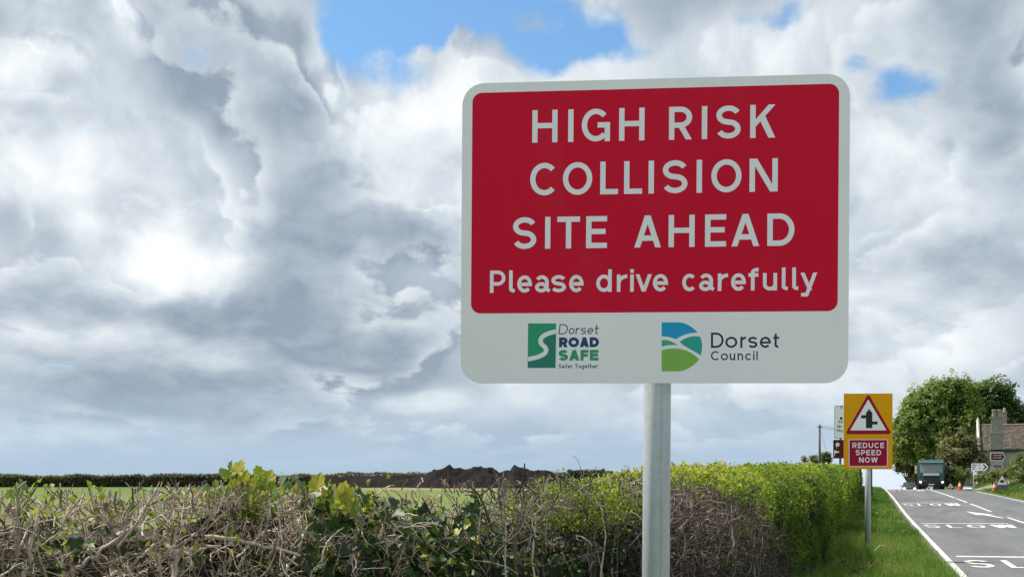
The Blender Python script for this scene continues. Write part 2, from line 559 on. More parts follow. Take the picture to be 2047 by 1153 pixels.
# ------------------------------------------------------------------ terrain
_RU = np.array([-300, -20, 0, 42, 49, 58, 67, 76, 85, 93, 99, 106, 114, 125, 140, 200, 600, 6000.0])
_RZ = np.array([-.1, -.1, -.1, -.10, -.05, .04, .12, .18, .22, .235, .22, .10, -.16, -.60, -1.15, -3.4, -17.0, -190.0])
def road_z(u):
    u = np.asarray(u, float)
    z = 0
    for k in (-4, -2, 0, 2, 4):
        z = z + np.interp(u + k, _RU, _RZ)
    return z / 5
ROAD_L, ROAD_R, EDGE_V, MID_V = 1.22, 8.5, 1.5, 5.0
def bank(u, v):
    """rise of the ground beyond the right edge of the road"""
    cut = 1 - np.exp(-((u - 96) / 4.2) ** 2) * (1 - sstep(16, 24, v))
    return 1.35 * sstep(8.9, 13.5, v) * sstep(25, 62, u) * cut * (1 - sstep(180, 260, u))
def ground_z(u, v):
    u, v = np.broadcast_arrays(np.asarray(u, float), np.asarray(v, float))
    zr = road_z(u)
    dist = np.hypot(u, v)
    zf = -0.02 * np.clip(dist - 170, 0, None)
    zv = zr + 0.10 + 0.12 * sstep(1.2, -0.4, v) * 0 + 0.12 * (1 - sstep(-0.6, 1.1, v))
    right = zr * (1 - sstep(10, 16, v) * sstep(95, 115, u)) + 0.2 * sstep(10, 16, v) * sstep(95, 115, u) + 0.06 + bank(u, v)
    right = np.where(u > 200, np.minimum(right, zr + 1.5), right)
    wl = sstep(-2.0, -6.0, v) * 1.0
    wl = np.where(v > -2, 0, np.clip((-v - 2.0) / 3.0, 0, 1))
    wl = wl * wl * (3 - 2 * wl)
    z = zv * (1 - wl) + zf * wl
    z = np.where(v > 1.16, zr - 0.05, z)
    z = np.where(v > 8.55, right, z)
    return z
gu = np.concatenate([[-2500, -900, -300, -120, -60, -30, -15], np.arange(-8, 40, 1.0), np.arange(40, 150, 2.0), [150, 155, 160, 170, 185, 200, 230, 270, 330, 420, 600, 900, 1500, 2500, 4500]])
gv = np.concatenate([[-4500, -2500, -1200, -600, -350, -250, -200, -170, -150, -130, -110, -90, -75, -60, -50, -40, -32, -25, -20, -16, -12, -9, -7], np.arange(-5, 1.0, 0.35), [1.10, 1.16, 1.20, 3, 5, 7, 8.5, 8.60, 8.8], np.arange(9.2, 16, 0.6), [17, 19, 22, 26, 32, 40, 60, 90, 150, 300, 700, 2000, 4500]])
U, V = np.meshgrid(gu, gv, indexing='ij')
Z = ground_z(U, V)
Z = Z + np.where((V < 1.0) | (V > 8.8), (fbm(np.stack([U.ravel(), V.ravel(), 0 * U.ravel()], 1), 0.7).reshape(U.shape) - 0.5) * 0.07, 0)
gverts = np.stack([V.ravel(), U.ravel(), Z.ravel()], 1)
nv = len(gv)
ii = (np.arange(len(gu) - 1)[:, None] * nv + np.arange(nv - 1)[None, :]).ravel()
gfaces = np.stack([ii, ii + 1, ii + nv + 1, ii + nv], 1)
gme = fast_mesh('ground', gverts, gfaces, None, smooth=True)
gm, t, b, out = new_mat('grass_ground')
co = t.new('ShaderNodeTexCoord').outputs['Object']
gx, gy, gz = t.sep(co)
n_big = t.noise(t.v('MULTIPLY', co, (0.035, 0.012, 0.1)), 1.0, 4, 0.55)
n_mid = t.noise(t.v('MULTIPLY', co, (0.5, 0.12, 1.0)), 1.0, 5, 0.6)
n_fin = t.noise(co, 6.0, 5, 0.65)
field = t.ramp(t.m('ADD', t.m('MULTIPLY', n_big, 0.55), t.m('ADD', t.m('MULTIPLY', n_mid, 0.4), t.m('MULTIPLY', n_fin, 0.25))),
               [(0.35, (.075, .13, .022)), (0.52, (.105, .165, .032)), (0.66, (.15, .185, .05)), (0.82, (.25, .225, .10))])
# bare earth and stubble on the far side of the field towards the soil heaps
fx = t.m('ADD', t.m('MULTIPLY', gx, CP), t.m('MULTIPLY', gy, SP))
fy = t.m('SUBTRACT', t.m('MULTIPLY', gy, CP), t.m('MULTIPLY', gx, SP))
stub = t.m('MULTIPLY', t.ss(fx, -26, -10), t.m('MULTIPLY', t.ss(t.m('ADD', fy, t.m('MULTIPLY', t.m('SUBTRACT', n_mid, .5), 14)), 97, 110), 1.0))
field = t.mix(t.m('MULTIPLY', stub, 0.85), field, (.27, .215, .12))
lush = t.m('MULTIPLY', t.ss(fy, 112, 121), t.ss(fx, -14, -26))
field = t.mix(t.m('MULTIPLY', lush, 0.8), field, (.06, .13, .02))
verge = t.ramp(t.m('ADD', t.m('MULTIPLY', n_mid, .5), t.m('MULTIPLY', n_fin, .5)), [(0.3, (.045, .085, .014)), (0.55, (.075, .13, .022)), (0.75, (.12, .155, .04))])
c = t.mix(t.ss(gx, -2.2, -3.2, 0.0, 1.0), verge, field)
t.put(b.inputs['Base Color'], c)
b.inputs['Roughness'].default_value = 0.9
b.inputs['Specular IOR Level'].default_value = 0.15
bn = t.new('ShaderNodeBump')
bn.inputs['Strength'].default_value = 0.9
bn.inputs['Distance'].default_value = 0.15
t.put(bn.inputs['Height'], t.m('ADD', n_fin, n_mid))
t.put(b.inputs['Normal'], bn.outputs[0])
tag(obj('ground', gme, gm, None, (0, 0, 0), (0, 0, -PHI)), kind='structure')

# ------------------------------------------------------------------ road
ru = np.concatenate([[-60, -30, -15], np.arange(-6, 150, 1.5), [155, 165, 180, 200, 240, 300]])
rv = np.array([ROAD_L, 3.1, 5.0, 6.8, ROAD_R])
camber = np.array([0, .0298, .06, .0291, 0])
wob = np.stack([ru * 0, ru, ru * 0], 1)
edge = (fbm(wob, 0.8) - 0.5) * 0.16
Uv, Vv = np.meshgrid(ru, rv, indexing='ij')
Vv = Vv.copy()
Vv[:, 0] += edge
rz = road_z(Uv) + camber[None, :]
def surf_z(u, v):
    return road_z(u) + np.interp(v, rv, camber)
k = len(rv)
ii = (np.arange(len(ru) - 1)[:, None] * k + np.arange(k - 1)[None, :]).ravel()
rme = fast_mesh('road', np.stack([Vv.ravel(), Uv.ravel(), rz.ravel()], 1), np.stack([ii, ii + 1, ii + k + 1, ii + k], 1), None, smooth=True)
am, t, b, out = new_mat('asphalt')
co = t.new('ShaderNodeTexCoord').outputs['Object']
ax, ay, az_ = t.sep(co)
sp = t.noise(co, 70, 3, 0.7)
pt = t.noise(t.v('MULTIPLY', co, (0.9, 0.10, 1)), 1.0, 4, 0.6)
pt2 = t.noise(t.v('MULTIPLY', co, (2.5, 0.35, 1)), 1.0, 5, 0.65)
def wheel(v0):
    d = t.m('SUBTRACT', ax, v0)
    return t.m('EXPONENT', t.m('MULTIPLY', t.m('MULTIPLY', d, d), -6.0))
wt = t.m('ADD', t.m('ADD', wheel(2.45), wheel(4.1)), t.m('ADD', wheel(5.9), wheel(7.55)))
f = t.m('ADD', t.m('MULTIPLY', sp, .35), t.m('ADD', t.m('MULTIPLY', pt, .35), t.m('MULTIPLY', pt2, .3)))
f = t.m('SUBTRACT', f, t.m('MULTIPLY', wt, 0.05))
c = t.ramp(f, [(0.3, (.085, .088, .092)), (0.5, (.13, .135, .14)), (0.7, (.19, .195, .20))])
patch_ = t.new('ShaderNodeTexVoronoi', feature='F1', distance='CHEBYCHEV')
t.put(patch_.inputs['Vector'], t.v('MULTIPLY', co, (.28, .055, 1)))
c = t.mix(t.m('MULTIPLY', t.ss(t.sep(patch_.outputs['Color'])[0], .80, .82), .35), c, (.06, .062, .066))
crk = t.new('ShaderNodeTexVoronoi', feature='DISTANCE_TO_EDGE')
t.put(crk.inputs['Vector'], t.v('ADD', t.v('MULTIPLY', co, (.45, .16, 1)), t.v('SCALE', t.noise(co, 1.5, 4, .6, col=True), scale=.5)))
c = t.mix(t.m('MULTIPLY', t.ss(crk.outputs[0], .012, .003), t.m('MULTIPLY', t.ss(pt, .48, .6), .6)), c, (.03, .03, .03))
mud = t.ss(t.m('ADD', ax, t.m('MULTIPLY', t.m('SUBTRACT', pt2, .5), 0.5)), 1.48, 1.26)
c = t.mix(t.m('MULTIPLY', mud, 0.75), c, (.075, .065, .05))
t.put(b.inputs['Base Color'], c)
b.inputs['Roughness'].default_value = 0.8
b.inputs['Specular IOR Level'].default_value = 0.3
bn = t.new('ShaderNodeBump')
bn.inputs['Strength'].default_value = 0.5
bn.inputs['Distance'].default_value = 0.01
t.put(bn.inputs['Height'], sp)
t.put(b.inputs['Normal'], bn.outputs[0])
road = tag(obj('road', rme, am, None, (0, 0, 0), (0, 0, -PHI)), kind='structure')

# side road that joins on the right, its surface running up past the warning signs
sv = np.array([8.47, 9.5, 11, 13, 16, 20, 26])
su = np.array([91.5, 94, 96.5, 99.0, 101.5])
SU, SV = np.meshgrid(su, sv, indexing='ij')
flare = np.interp(SV, [8.4, 9.5, 11, 26], [1.6, 1.25, 1.0, 1.0])
SU = 96.5 + (SU - 96.5) * flare
SZ = np.maximum(road_z(SU) + 0.012 + 0.05 * (SV - 8.5) / 5, ground_z(SU, SV) + 0.03)
k = len(sv)
ii = (np.arange(len(su) - 1)[:, None] * k + np.arange(k - 1)[None, :]).ravel()
sme = fast_mesh('side_road', np.stack([SV.ravel(), SU.ravel(), SZ.ravel()], 1), np.stack([ii, ii + 1, ii + k + 1, ii + k], 1), None, smooth=True)
tag(obj('side_road', sme, plain('pale_tarmac', (.21, .20, .18), 0.85, var=.2, scale=3, bump=.3), None, (0, 0, 0), (0, 0, -PHI)), kind='structure')

# painted markings, each a sheet that follows the road surface
pm, t, b, out = new_mat('road_paint')
co = t.new('ShaderNodeTexCoord').outputs['Object']
w1 = t.noise(co, 9, 5, 0.7)
w2 = t.noise(co, 60, 3, 0.7)
wear = t.ss(t.m('ADD', t.m('MULTIPLY', w1, .6), t.m('MULTIPLY', w2, .4)), 0.47, 0.64)
t.put(b.inputs['Base Color'], t.mix(t.m('MULTIPLY', wear, .75), (.60, .59, .555), (.17, .17, .165)))
b.inputs['Roughness'].default_value = 0.7
def marking(name, polys, lift=0.006):
    """polys: quads as ((u,v) x4); cut along u so that they follow the road"""
    vs, fs = [], []
    for q in polys:
        (a, b2, c2, d2) = [Vector(p) for p in q]
        ln = max((b2 - a).length, (c2 - d2).length)
        n = max(1, int(ln / 1.2))
        base = len(vs)
        for i in range(n + 1):
            f = i / n
            for p in (a.lerp(b2, f), d2.lerp(c2, f)):
                vs.append((p[1], p[0], float(surf_z(p[0], p[1])) + lift))
        for i in range(n):
            fs.append((base + 2 * i, base + 2 * i + 1, base + 2 * i + 3, base + 2 * i + 2))
    me = bpy.data.meshes.new(name)
    me.from_pydata(vs, [], fs)
    me.update()
    return obj(name, me, pm, road)
def strip(u0, u1, v, w):
    return ((u0, v - w / 2), (u1, v - w / 2), (u1, v + w / 2), (u0, v + w / 2))
marking('edge_line', [strip(-20, 150, EDGE_V, 0.115)])
marking('edge_line', [strip(-20, 88.5, 8.2, 0.13)])
marking('edge_line', [strip(105, 150, 8.2, 0.13)])
marking('centre_line', [strip(66.5, 125, MID_V, 0.15)])
for (a, b2) in ((58.5, 65.4), (47.5, 57.0), (36.6, 42.2), (29.5, 34.8), (22, 27.5), (14.5, 20), (7, 12.5), (-0.5, 5)):
    marking('centre_dash', [strip(a, b2, MID_V, 0.13)])
# deflection arrow left of the centre line
marking('lane_arrow', [((41.5, 4.72), (45.0, 4.30), (45.0, 4.52), (41.5, 4.86)), ((44.4, 4.12), (47.6, 4.02), (47.6, 4.08), (44.4, 4.80))], 0.009)
# ------------------------------------------------------------------ lettering
def ell(cx, cz, rx, rz, a0, a1, n=18):
    return [(cx + rx * math.cos(math.radians(a0 + (a1 - a0) * i / n)), cz + rz * math.sin(math.radians(a0 + (a1 - a0) * i / n))) for i in range(n + 1)]
def glyph(ch, W, H, w, X=None):
    """strokes of one letter in a box W wide; H cap height, X x-height, w stroke; ('l', points, closed) or ('q', four points)"""
    h = w / 2
    L = lambda *p, c=False: ('l', list(p), c)
    A = lambda pts, c=False: ('l', pts, c)
    Q = lambda *p: ('q', list(p), False)
    X = X or H * 0.72
    def ess(W, H):
        r = (H - w) / 4
        return [A(ell(W / 2, H - h - r, W / 2 - h, r, 22, 258, 22)[:-1] + ell(W / 2, h + r, W / 2 - h, r, 78, -158, 22)[1:])]
    if ch == 'H': return [L((h, 0), (h, H)), L((W - h, 0), (W - h, H)), L((w, H * .52), (W - w, H * .52))]
    if ch == 'I': return [L((W / 2, 0), (W / 2, H))]
    if ch == 'G': return [A(ell(W / 2, H / 2, W / 2 - h, H / 2 - h, 42, 318, 30)), L((W - h, 0), (W - h, H * .5 + h)), L((W * .56, H * .5), (W - w, H * .5))]
    if ch == 'C': return [A(ell(W * .53, H / 2, W * .53 - h, H / 2 - h, 44, 316, 30))]
    if ch in 'O0': return [A(ell(W / 2, H / 2, W / 2 - h, H / 2 - h, 0, 360, 40)[:-1], True)]
    if ch == 'S': return ess(W, H)
    if ch in 'RP':
        zb = H * (.44 if ch == 'R' else .40)
        r = (H - h - zb) / 2
        g = [L((h, 0), (h, H)), A([(w, H - h), (W * .5, H - h)] + ell(W * .5, H - h - r, W * .5 - h, r, 90, -90, 16)[1:-1] + [(W * .5, zb), (w, zb)])]
        if ch == 'R': g.append(Q((W * .40, zb - h * .5), (W * .40 + w * 1.15, zb - h * .5), (W, 0), (W - w * 1.15, 0)))
        return g
    if ch == 'K': return [L((h, 0), (h, H)), Q((w, H * .34), (w, H * .34 + w * 1.35), (W - w * 1.25, H), (W, H)), Q((W * .34, H * .60), (W * .34 + w * 1.1, H * .60 + w * .55), (W, 0), (W - w * 1.25, 0))]
    if ch == 'L': return [L((h, H), (h, h), (W, h))]
    if ch == 'E': return [L((W, H - h), (h, H - h), (h, h), (W, h)), L((w, H * .52), (W * .93, H * .52))]
    if ch == 'F': return [L((W, H - h), (h, H - h), (h, 0)), L((w, H * .5), (W * .9, H * .5))]
    if ch == 'N':
        k = w * 1.2
        return [L((h, 0), (h, H)), L((W - h, 0), (W - h, H)), Q((w * .2, H), (w * .2 + k, H), (W - w * .2, 0), (W - w * .2 - k, 0))]
    if ch == 'M':
        k = w * 1.1
        return [L((h, 0), (h, H)), L((W - h, 0), (W - h, H)), Q((0, H), (k, H), (W / 2 + k / 2, H * .3), (W / 2 - k / 2, H * .3)), Q((W - k, H), (W, H), (W / 2 + k / 2, H * .3), (W / 2 - k / 2, H * .3))]
    if ch == 'T': return [L((0, H - h), (W, H - h)), L((W / 2, 0), (W / 2, H - w))]
    if ch == 'A':
        k = w * 1.08
        return [Q((0, 0), (k, 0), (W / 2 + k / 2, H), (W / 2 - k / 2, H)), Q((W - k, 0), (W, 0), (W / 2 + k / 2, H), (W / 2 - k / 2, H)), L((W * .24, H * .29), (W * .76, H * .29))]
    if ch == 'D':
        r = H / 2 - h
        return [A([(h, h), (h, H - h), (W * .44, H - h)] + ell(W * .44, H / 2, W * .56 - h, r, 90, -90, 20)[1:-1] + [(W * .44, h)], True)]
    if ch == 'U': return [A([(h, H), (h, W * .5)] + ell(W / 2, W * .5, W / 2 - h, W * .5 - h, 180, 360, 16)[1:-1] + [(W - h, W * .5), (W - h, H)])]
    if ch == 'W':
        k = w * 1.05
        a, b_, c_, d_, e_ = 0, W * .25, W * .5, W * .75, W
        return [Q((a, H), (a + k, H), (b_ + k * .6, 0), (b_ - k * .4, 0)), Q((c_ - k / 2, H), (c_ + k / 2, H), (b_ + k * .6, 0), (b_ - k * .4, 0)),
                Q((c_ - k / 2, H), (c_ + k / 2, H), (d_ + k * .4, 0), (d_ - k * .6, 0)), Q((e_ - k, H), (e_, H), (d_ + k * .4, 0), (d_ - k * .6, 0))]
    # lower case
    if ch == 'l':
        if W < w * 1.4: return [L((W / 2, 0), (W / 2, H))]
        return [A([(h, H), (h, w * 1.1)] + ell(W - w * .2, w * 1.1, W - w * .2 - h, w * 1.1 - h, 180, 262, 8)[1:])]
    if ch == 'i': return [L((W / 2, 0), (W / 2, X)), L((W / 2, H - w * 1.05), (W / 2, H))]
    if ch == 'e': return [A([(w * .9, X * .48), (W - h, X * .48)] + ell(W / 2, X / 2, W / 2 - h, X / 2 - h, 2, 318, 30)[1:])]
    if ch == 'c': return [A(ell(W * .53, X / 2, W * .53 - h, X / 2 - h, 46, 314, 26))]
    if ch == 'o': return [A(ell(W / 2, X / 2, W / 2 - h, X / 2 - h, 0, 360, 32)[:-1], True)]
    if ch == 's': return ess(W, X)
    if ch == 'a':
        q = W * .92
        return [A(ell(q / 2, X - h - q * .36, q / 2 - h, q * .36, 150, 0, 12) + [(q - h, w * .9), (W - h * .2, h * .7)]), A(ell(q * .46, X * .30, q * .46 - h, X * .30 - h, 0, 360, 24)[:-1], True)]
    if ch == 'd': return [A(ell(W / 2 - h * .2, X / 2, W / 2 - h * .8, X / 2 - h, 0, 360, 30)[:-1], True), L((W - h, 0), (W - h, H))]
    if ch == 'g': return [A(ell(W / 2 - h * .2, X / 2, W / 2 - h * .8, X / 2 - h, 0, 360, 30)[:-1], True), A([(W - h, X), (W - h, -X * .12)] + ell(W / 2, -X * .12, W / 2 - h, X * .28, 0, -150, 14)[1:])]
    if ch == 'r': return [L((h, 0), (h, X)), A(ell(W, X - h - W * .62, W - h, W * .62, 178, 92, 10))]
    if ch == 'n': return [L((h, 0), (h, X)), A(ell(W / 2, X - W * .45, W / 2 - h, W * .45 - h, 180, 0, 16) + [(W - h, 0)])]
    if ch == 'h': return [L((h, 0), (h, H)), A(ell(W / 2, X - W * .45, W / 2 - h, W * .45 - h, 180, 0, 16) + [(W - h, 0)])]
    if ch == 'u': return [A([(h, X), (h, W * .45)] + ell(W / 2, W * .45, W / 2 - h, W * .45 - h, 180, 360, 16)), L((W - h, 0), (W - h, X))]
    if ch == 't': return [A([(W * .42, H * .93), (W * .42, w * 1.2)] + ell(W * .98, w * 1.2, W * .56, w * 1.2 - h, 180, 262, 8)[1:]), L((0, X - h), (W, X - h))]
    if ch == 'f': return [A([(W * .42, 0), (W * .42, H - W * .4)] + ell(W * .92, H - W * .4, W * .5, W * .4 - h, 180, 84, 10)[1:]), L((0, X - h), (W * .95, X - h))]
    if ch == 'v':
        k = w * 1.08
        return [Q((0, X), (k, X), (W / 2 + k / 2, 0), (W / 2 - k / 2, 0)), Q((W - k, X), (W, X), (W / 2 + k / 2, 0), (W / 2 - k / 2, 0))]
    if ch == 'y':
        k = w * 1.08
        return [Q((0, X), (k, X), (W * .58 + k / 2, 0), (W * .58 - k / 2, 0)), Q((W - k, X), (W, X), (W * .36 + k * .4, -X * .36), (W * .36 - k * .6, -X * .36)), L((W * .04, -X * .36 + h), (W * .36, -X * .36 + h))]
    return []
def ribbon(pts, w, closed):
    n = len(pts)
    out_l, out_r = [], []
    P2 = [Vector(p) for p in pts]
    for i in range(n):
        if closed:
            a, c = P2[i - 1], P2[(i + 1) % n]
        else:
            a, c = P2[max(i - 1, 0)], P2[min(i + 1, n - 1)]
        b_ = P2[i]
        d1 = (b_ - a) if (b_ - a).length > 1e-9 else (c - b_)
        d2 = (c - b_) if (c - b_).length > 1e-9 else (b_ - a)
        d1, d2 = d1.normalized(), d2.normalized()
        n1_, n2_ = Vector((-d1.y, d1.x)), Vector((-d2.y, d2.x))
        m_ = (n1_ + n2_)
        m_ = m_.normalized() if m_.length > 1e-6 else n1_
        s = w / 2 / max(0.35, m_.dot(n1_))
        out_l.append(b_ + m_ * s)
        out_r.append(b_ - m_ * s)
    return out_l, out_r
def letter_mesh(name, strokes, w, y=0.0, dy=0.00012, ox=0.0, oz=0.0, shear=0.0):
    vs, fs = [], []
    for k, (typ, pts, closed) in enumerate(strokes):
        yy = y - dy * k
        b0 = len(vs)
        if typ == 'q':
            vs += [(p[0] + ox + shear * p[1], yy, p[1] + oz) for p in pts]
            fs.append((b0, b0 + 1, b0 + 2, b0 + 3))
            continue
        l, r = ribbon(pts, w, closed)
        n = len(pts)
        for p, q in zip(l, r):
            vs.append((p.x + ox + shear * p.y, yy, p.y + oz))
            vs.append((q.x + ox + shear * q.y, yy, q.y + oz))
        for i in range(n if closed else n - 1):
            j = (i + 1) % n
            fs.append((b0 + 2 * i, b0 + 2 * i + 1, b0 + 2 * j + 1, b0 + 2 * j))
    me = bpy.data.meshes.new(name)
    me.from_pydata(vs, [], fs)
    me.update()
    return me
CAPW = {'I': .22, 'L': .60, 'E': .66, 'F': .62, 'T': .72, 'S': .72, 'W': 1.15, 'M': .95, 'O': .92, 'C': .84, 'G': .9, 'N': .82, 'D': .8, 'U': .8, 'P': .7, 'R': .74}
LOWW = {'l': .3, 'i': .2, 'r': .42, 't': .46, 'f': .46, 's': .58}
def word_mesh(name, text, x0, x1, z0, H, w, X=None, y=0.0, shear=0.0, gap=0.2, dy=.00004):
    """a whole short word joined, its letters spread over x0..x1"""
    ws = []
    for ch in text:
        if ch == ' ': ws.append(.34)
        elif ch.isupper(): ws.append(CAPW.get(ch, .78))
        else: ws.append(LOWW.get(ch, .62) * (X / H / .72 if X else 1))
    tot = sum(ws) + gap * (len(ws) - 1)
    s = (x1 - x0) / tot
    x = x0
    V_, F_ = [], []
    for ch, wd in zip(text, ws):
        if ch != ' ':
            me = letter_mesh('tmp', glyph(ch, wd * s, H, w, X), w, y, dy, x, z0, shear)
            n = len(V_)
            V_ += [tuple(q.co) for q in me.vertices]
            F_ += [tuple(n + i for i in p.vertices) for p in me.polygons]
            bpy.data.meshes.remove(me)
        x += (wd + gap) * s
    me = bpy.data.meshes.new(name)
    me.from_pydata(V_, [], F_)
    me.update()
    return me
def rrect(cx, cz, w, h, r, n=6):
    p = []
    for (sx, sz, a) in ((1, -1, -90), (1, 1, 0), (-1, 1, 90), (-1, -1, 180)):
        p += ell(cx + sx * (w / 2 - r), cz + sz * (h / 2 - r), r, r, a, a + 90, n)
    return p
def plate(name, poly, y0, y1, mat, parent):
    """flat plate of real thickness whose front is at y0"""
    return MB().prism(poly, y0, y1).build(name, mat, parent)

def sheeting(name, color, var=0.04):
    """retroreflective sheeting: fine cell pattern, slight road film, semi-gloss"""
    m, t, b, out = new_mat(name)
    co = t.new('ShaderNodeTexCoord').outputs['Object']
    n = t.noise(co, 3.0, 5, 0.6)
    n2_ = t.noise(co, 240.0, 2, 0.5)
    c = t.mix(t.ss(n, .3, .7), tuple(q * (1 - var) for q in color), color)
    c = t.mix(t.m('MULTIPLY', t.ss(n2_, .45, .65), .07), c, tuple(q * .8 for q in color))
    film = t.m('MULTIPLY', t.ss(t.noise(t.v('MULTIPLY', co, (3, 3, 1)), 2.0, 6, .65), .5, .8), .06)
    c = t.mix(film, c, (.30, .28, .24))
    streak = t.m('MULTIPLY', t.ss(t.noise(t.v('MULTIPLY', co, (38, 38, 1.6)), 1.0, 5, .6), .58, .8), .07)
    c = t.mix(streak, c, tuple(q * .55 + .04 for q in color))
    wv = t.new('ShaderNodeTexVoronoi', feature='DISTANCE_TO_EDGE')
    t.put(wv.inputs['Vector'], t.v('SCALE', co, scale=210.0))
    c = t.mix(t.m('MULTIPLY', t.ss(wv.outputs[0], .10, .02), .06), c, tuple(q * .6 for q in color))
    t.put(b.inputs['Base Color'], c)
    b.inputs['Roughness'].default_value = 0.45
    b.inputs['Specular IOR Level'].default_value = 0.12
    return m
M_WHITE = sheeting('white_sheeting', (.95, .955, .97))
M_LETTER = sheeting('white_letter', (.95, .94, .98))
M_RED = sheeting('red_sheeting', (.70, .005, .036))
M_YELLOW = sheeting('yellow_sheeting', (.86, .40, .004))
M_DKRED = sheeting('dark_red_sheeting', (.36, .008, .038))
M_BLACK = plain('black_print', (.012, .014, .02), .5, var=.1)
M_BROWN = sheeting('brown_sheeting', (.085, .022, .018))
M_ALU = plain('aluminium', (.52, .53, .54), .45, metal=.9, var=.12, scale=20)
def galvanised(name, base=(.50, .535, .555)):
    """zinc: pale, cloudy spangle with streaks running down"""
    m, t, b, out = new_mat(name)
    co = t.new('ShaderNodeTexCoord').outputs['Object']
    sp_ = t.noise(co, 55, 3, .6)
    st = t.noise(t.v('MULTIPLY', co, (60, 60, 2.5)), 1.0, 5, .65)
    big = t.noise(co, 7, 5, .6)
    f = t.m('ADD', t.m('MULTIPLY', sp_, .35), t.m('ADD', t.m('MULTIPLY', st, .4), t.m('MULTIPLY', big, .3)))
    c = t.ramp(f, [(.35, tuple(q * .76 for q in base)), (.52, base), (.70, tuple(min(1, q * 1.18) for q in base))])
    spot = t.m('MULTIPLY', t.ss(t.noise(co, 26, 6, .7), .66, .74), .5)
    c = t.mix(spot, c, (.20, .21, .22))
    t.put(b.inputs['Base Color'], c)
    b.inputs['Metallic'].default_value = 0.2
    t.put(b.inputs['Roughness'], t.ss(f, .3, .7, .42, .62))
    bn = t.new('ShaderNodeBump')
    bn.inputs['Strength'].default_value = 0.25
    bn.inputs['Distance'].default_value = 0.002
    t.put(bn.inputs['Height'], f)
    t.put(b.inputs['Normal'], bn.outputs[0])
    return m
M_GALV = galvanised('galvanised_steel')
M_POSTDK = plain('dark_post_paint', (.07, .08, .09), .55, var=.2)
M_GREYBACK = plain('grey_sign_back', (.13, .135, .13), .6, var=.2, scale=4, dirt=.3)

# ------------------------------------------------------------------ SLOW on the road, each letter its own marking
def slow(u0, hgt, v0, v1, bar=True):
    x = v0
    ws = [.86, .70, .98, 1.2]
    s = (v1 - v0) / (sum(ws) + .3 * 3)
    for ch, wd in zip('SLOW', ws):
        g = glyph(ch, wd * s, 1.0, 0.17)
        w = 0.115
        vs, fs = [], []
        for kk, (typ, pts, closed) in enumerate(g):
            b0 = len(vs)
            lift = 0.008 + 0.0008 * kk
            if typ == 'q':
                q = [(u0 + p[1] * hgt, x + p[0]) for p in pts]
                m1 = [((q[0][0] + q[3][0]) / 2, (q[0][1] + q[3][1]) / 2), ((q[1][0] + q[2][0]) / 2, (q[1][1] + q[2][1]) / 2)]
                vs += [(p[1], p[0], float(surf_z(*p)) + lift) for p in q]
                fs.append((b0, b0 + 1, b0 + 2, b0 + 3))
                continue
            # in plan the strokes that run across the road are drawn wider along it
            l, r = ribbon([(p[0], p[1]) for p in pts], w, closed)
            for i_, p in enumerate(pts):
                for e in (l[i_], r[i_]):
                    dv, du = e.x - p[0], (e.y - p[1]) * 1.9
                    pu, pv = u0 + p[1] * hgt + du, x + p[0] + dv
                    vs.append((pv, pu, float(surf_z(pu, pv)) + lift))
            n = len(pts)
            for i in range(n if closed else n - 1):
                j = (i + 1) % n
                fs.append((b0 + 2 * i, b0 + 2 * i + 1, b0 + 2 * j + 1, b0 + 2 * j))
        me = bpy.data.meshes.new('slow_letter')
        me.from_pydata(vs, [], fs)
        me.update()
        obj('slow_letter', me, pm, road)
        x += (wd + .3) * s
    if bar:
        marking('slow_bar', [((u0 + hgt + .75, v0), (u0 + hgt + 1.05, v0), (u0 + hgt + 1.05, v1), (u0 + hgt + .75, v1))])
slow(19.9, 1.75, 1.72, 4.45)
slow(34.3, 2.1, 1.72, 4.45)
slow(54.2, 3.2, 1.72, 4.45)
slow(88.0, 4.0, 1.72, 4.45)

# ------------------------------------------------------------------ the large red sign
ROLL = math.radians(0.40)
YAW = math.radians(-4.9)
sign = thing('road_sign', 'large red and white HIGH RISK COLLISION SITE AHEAD sign on galvanised post', 'sign',
             (0.447, 3.165, float(ground_z(*w2uv((0.447, 3.165))))), rot=(0, ROLL, YAW))
SIGN_M = Matrix.Translation(sign.location) @ Matrix.Rotation(YAW, 4, 'Z') @ Matrix.Rotation(ROLL, 4, 'Y')
PY = -0.062                                     # front of the plate in the sign's own axes
def onplate(x, y):
    """place on the plate that the photograph shows at column x, row y"""
    inv = SIGN_M.inverted()
    o = inv @ Vector((0, 0, EYE))
    d = inv.to_3x3() @ Vector(((x - CXP) / FPX, 1, (HYP - y) / FPX))
    t_ = (PY - o.y) / d.y
    q = o + d * t_
    return q.x, q.z
cs = [onplate(925, 168), onplate(1700, 147), onplate(1695, 765), onplate(920, 766)]
sx0, sx1 = (cs[0][0] + cs[3][0]) / 2, (cs[1][0] + cs[2][0]) / 2
sz0, sz1 = (cs[2][1] + cs[3][1]) / 2, (cs[0][1] + cs[1][1]) / 2
SW, SH = sx1 - sx0, sz1 - sz0
pl = plate('plate', rrect((sx0 + sx1) / 2, (sz0 + sz1) / 2, SW, SH, .068, 10), PY, PY + .004, [M_WHITE], sign)
rc = [onplate(945, 187), onplate(1679, 167), onplate(1673, 621), onplate(941, 627)]
rx0, rx1 = (rc[0][0] + rc[3][0]) / 2, (rc[1][0] + rc[2][0]) / 2
rz0, rz1 = (rc[2][1] + rc[3][1]) / 2, (rc[0][1] + rc[1][1]) / 2
red = plate('red_panel', rrect((rx0 + rx1) / 2, (rz0 + rz1) / 2, rx1 - rx0, rz1 - rz0, .030, 8), PY - .00035, PY - .00005, M_RED, sign)
def zx(v):
    return 920 + v / 2.306
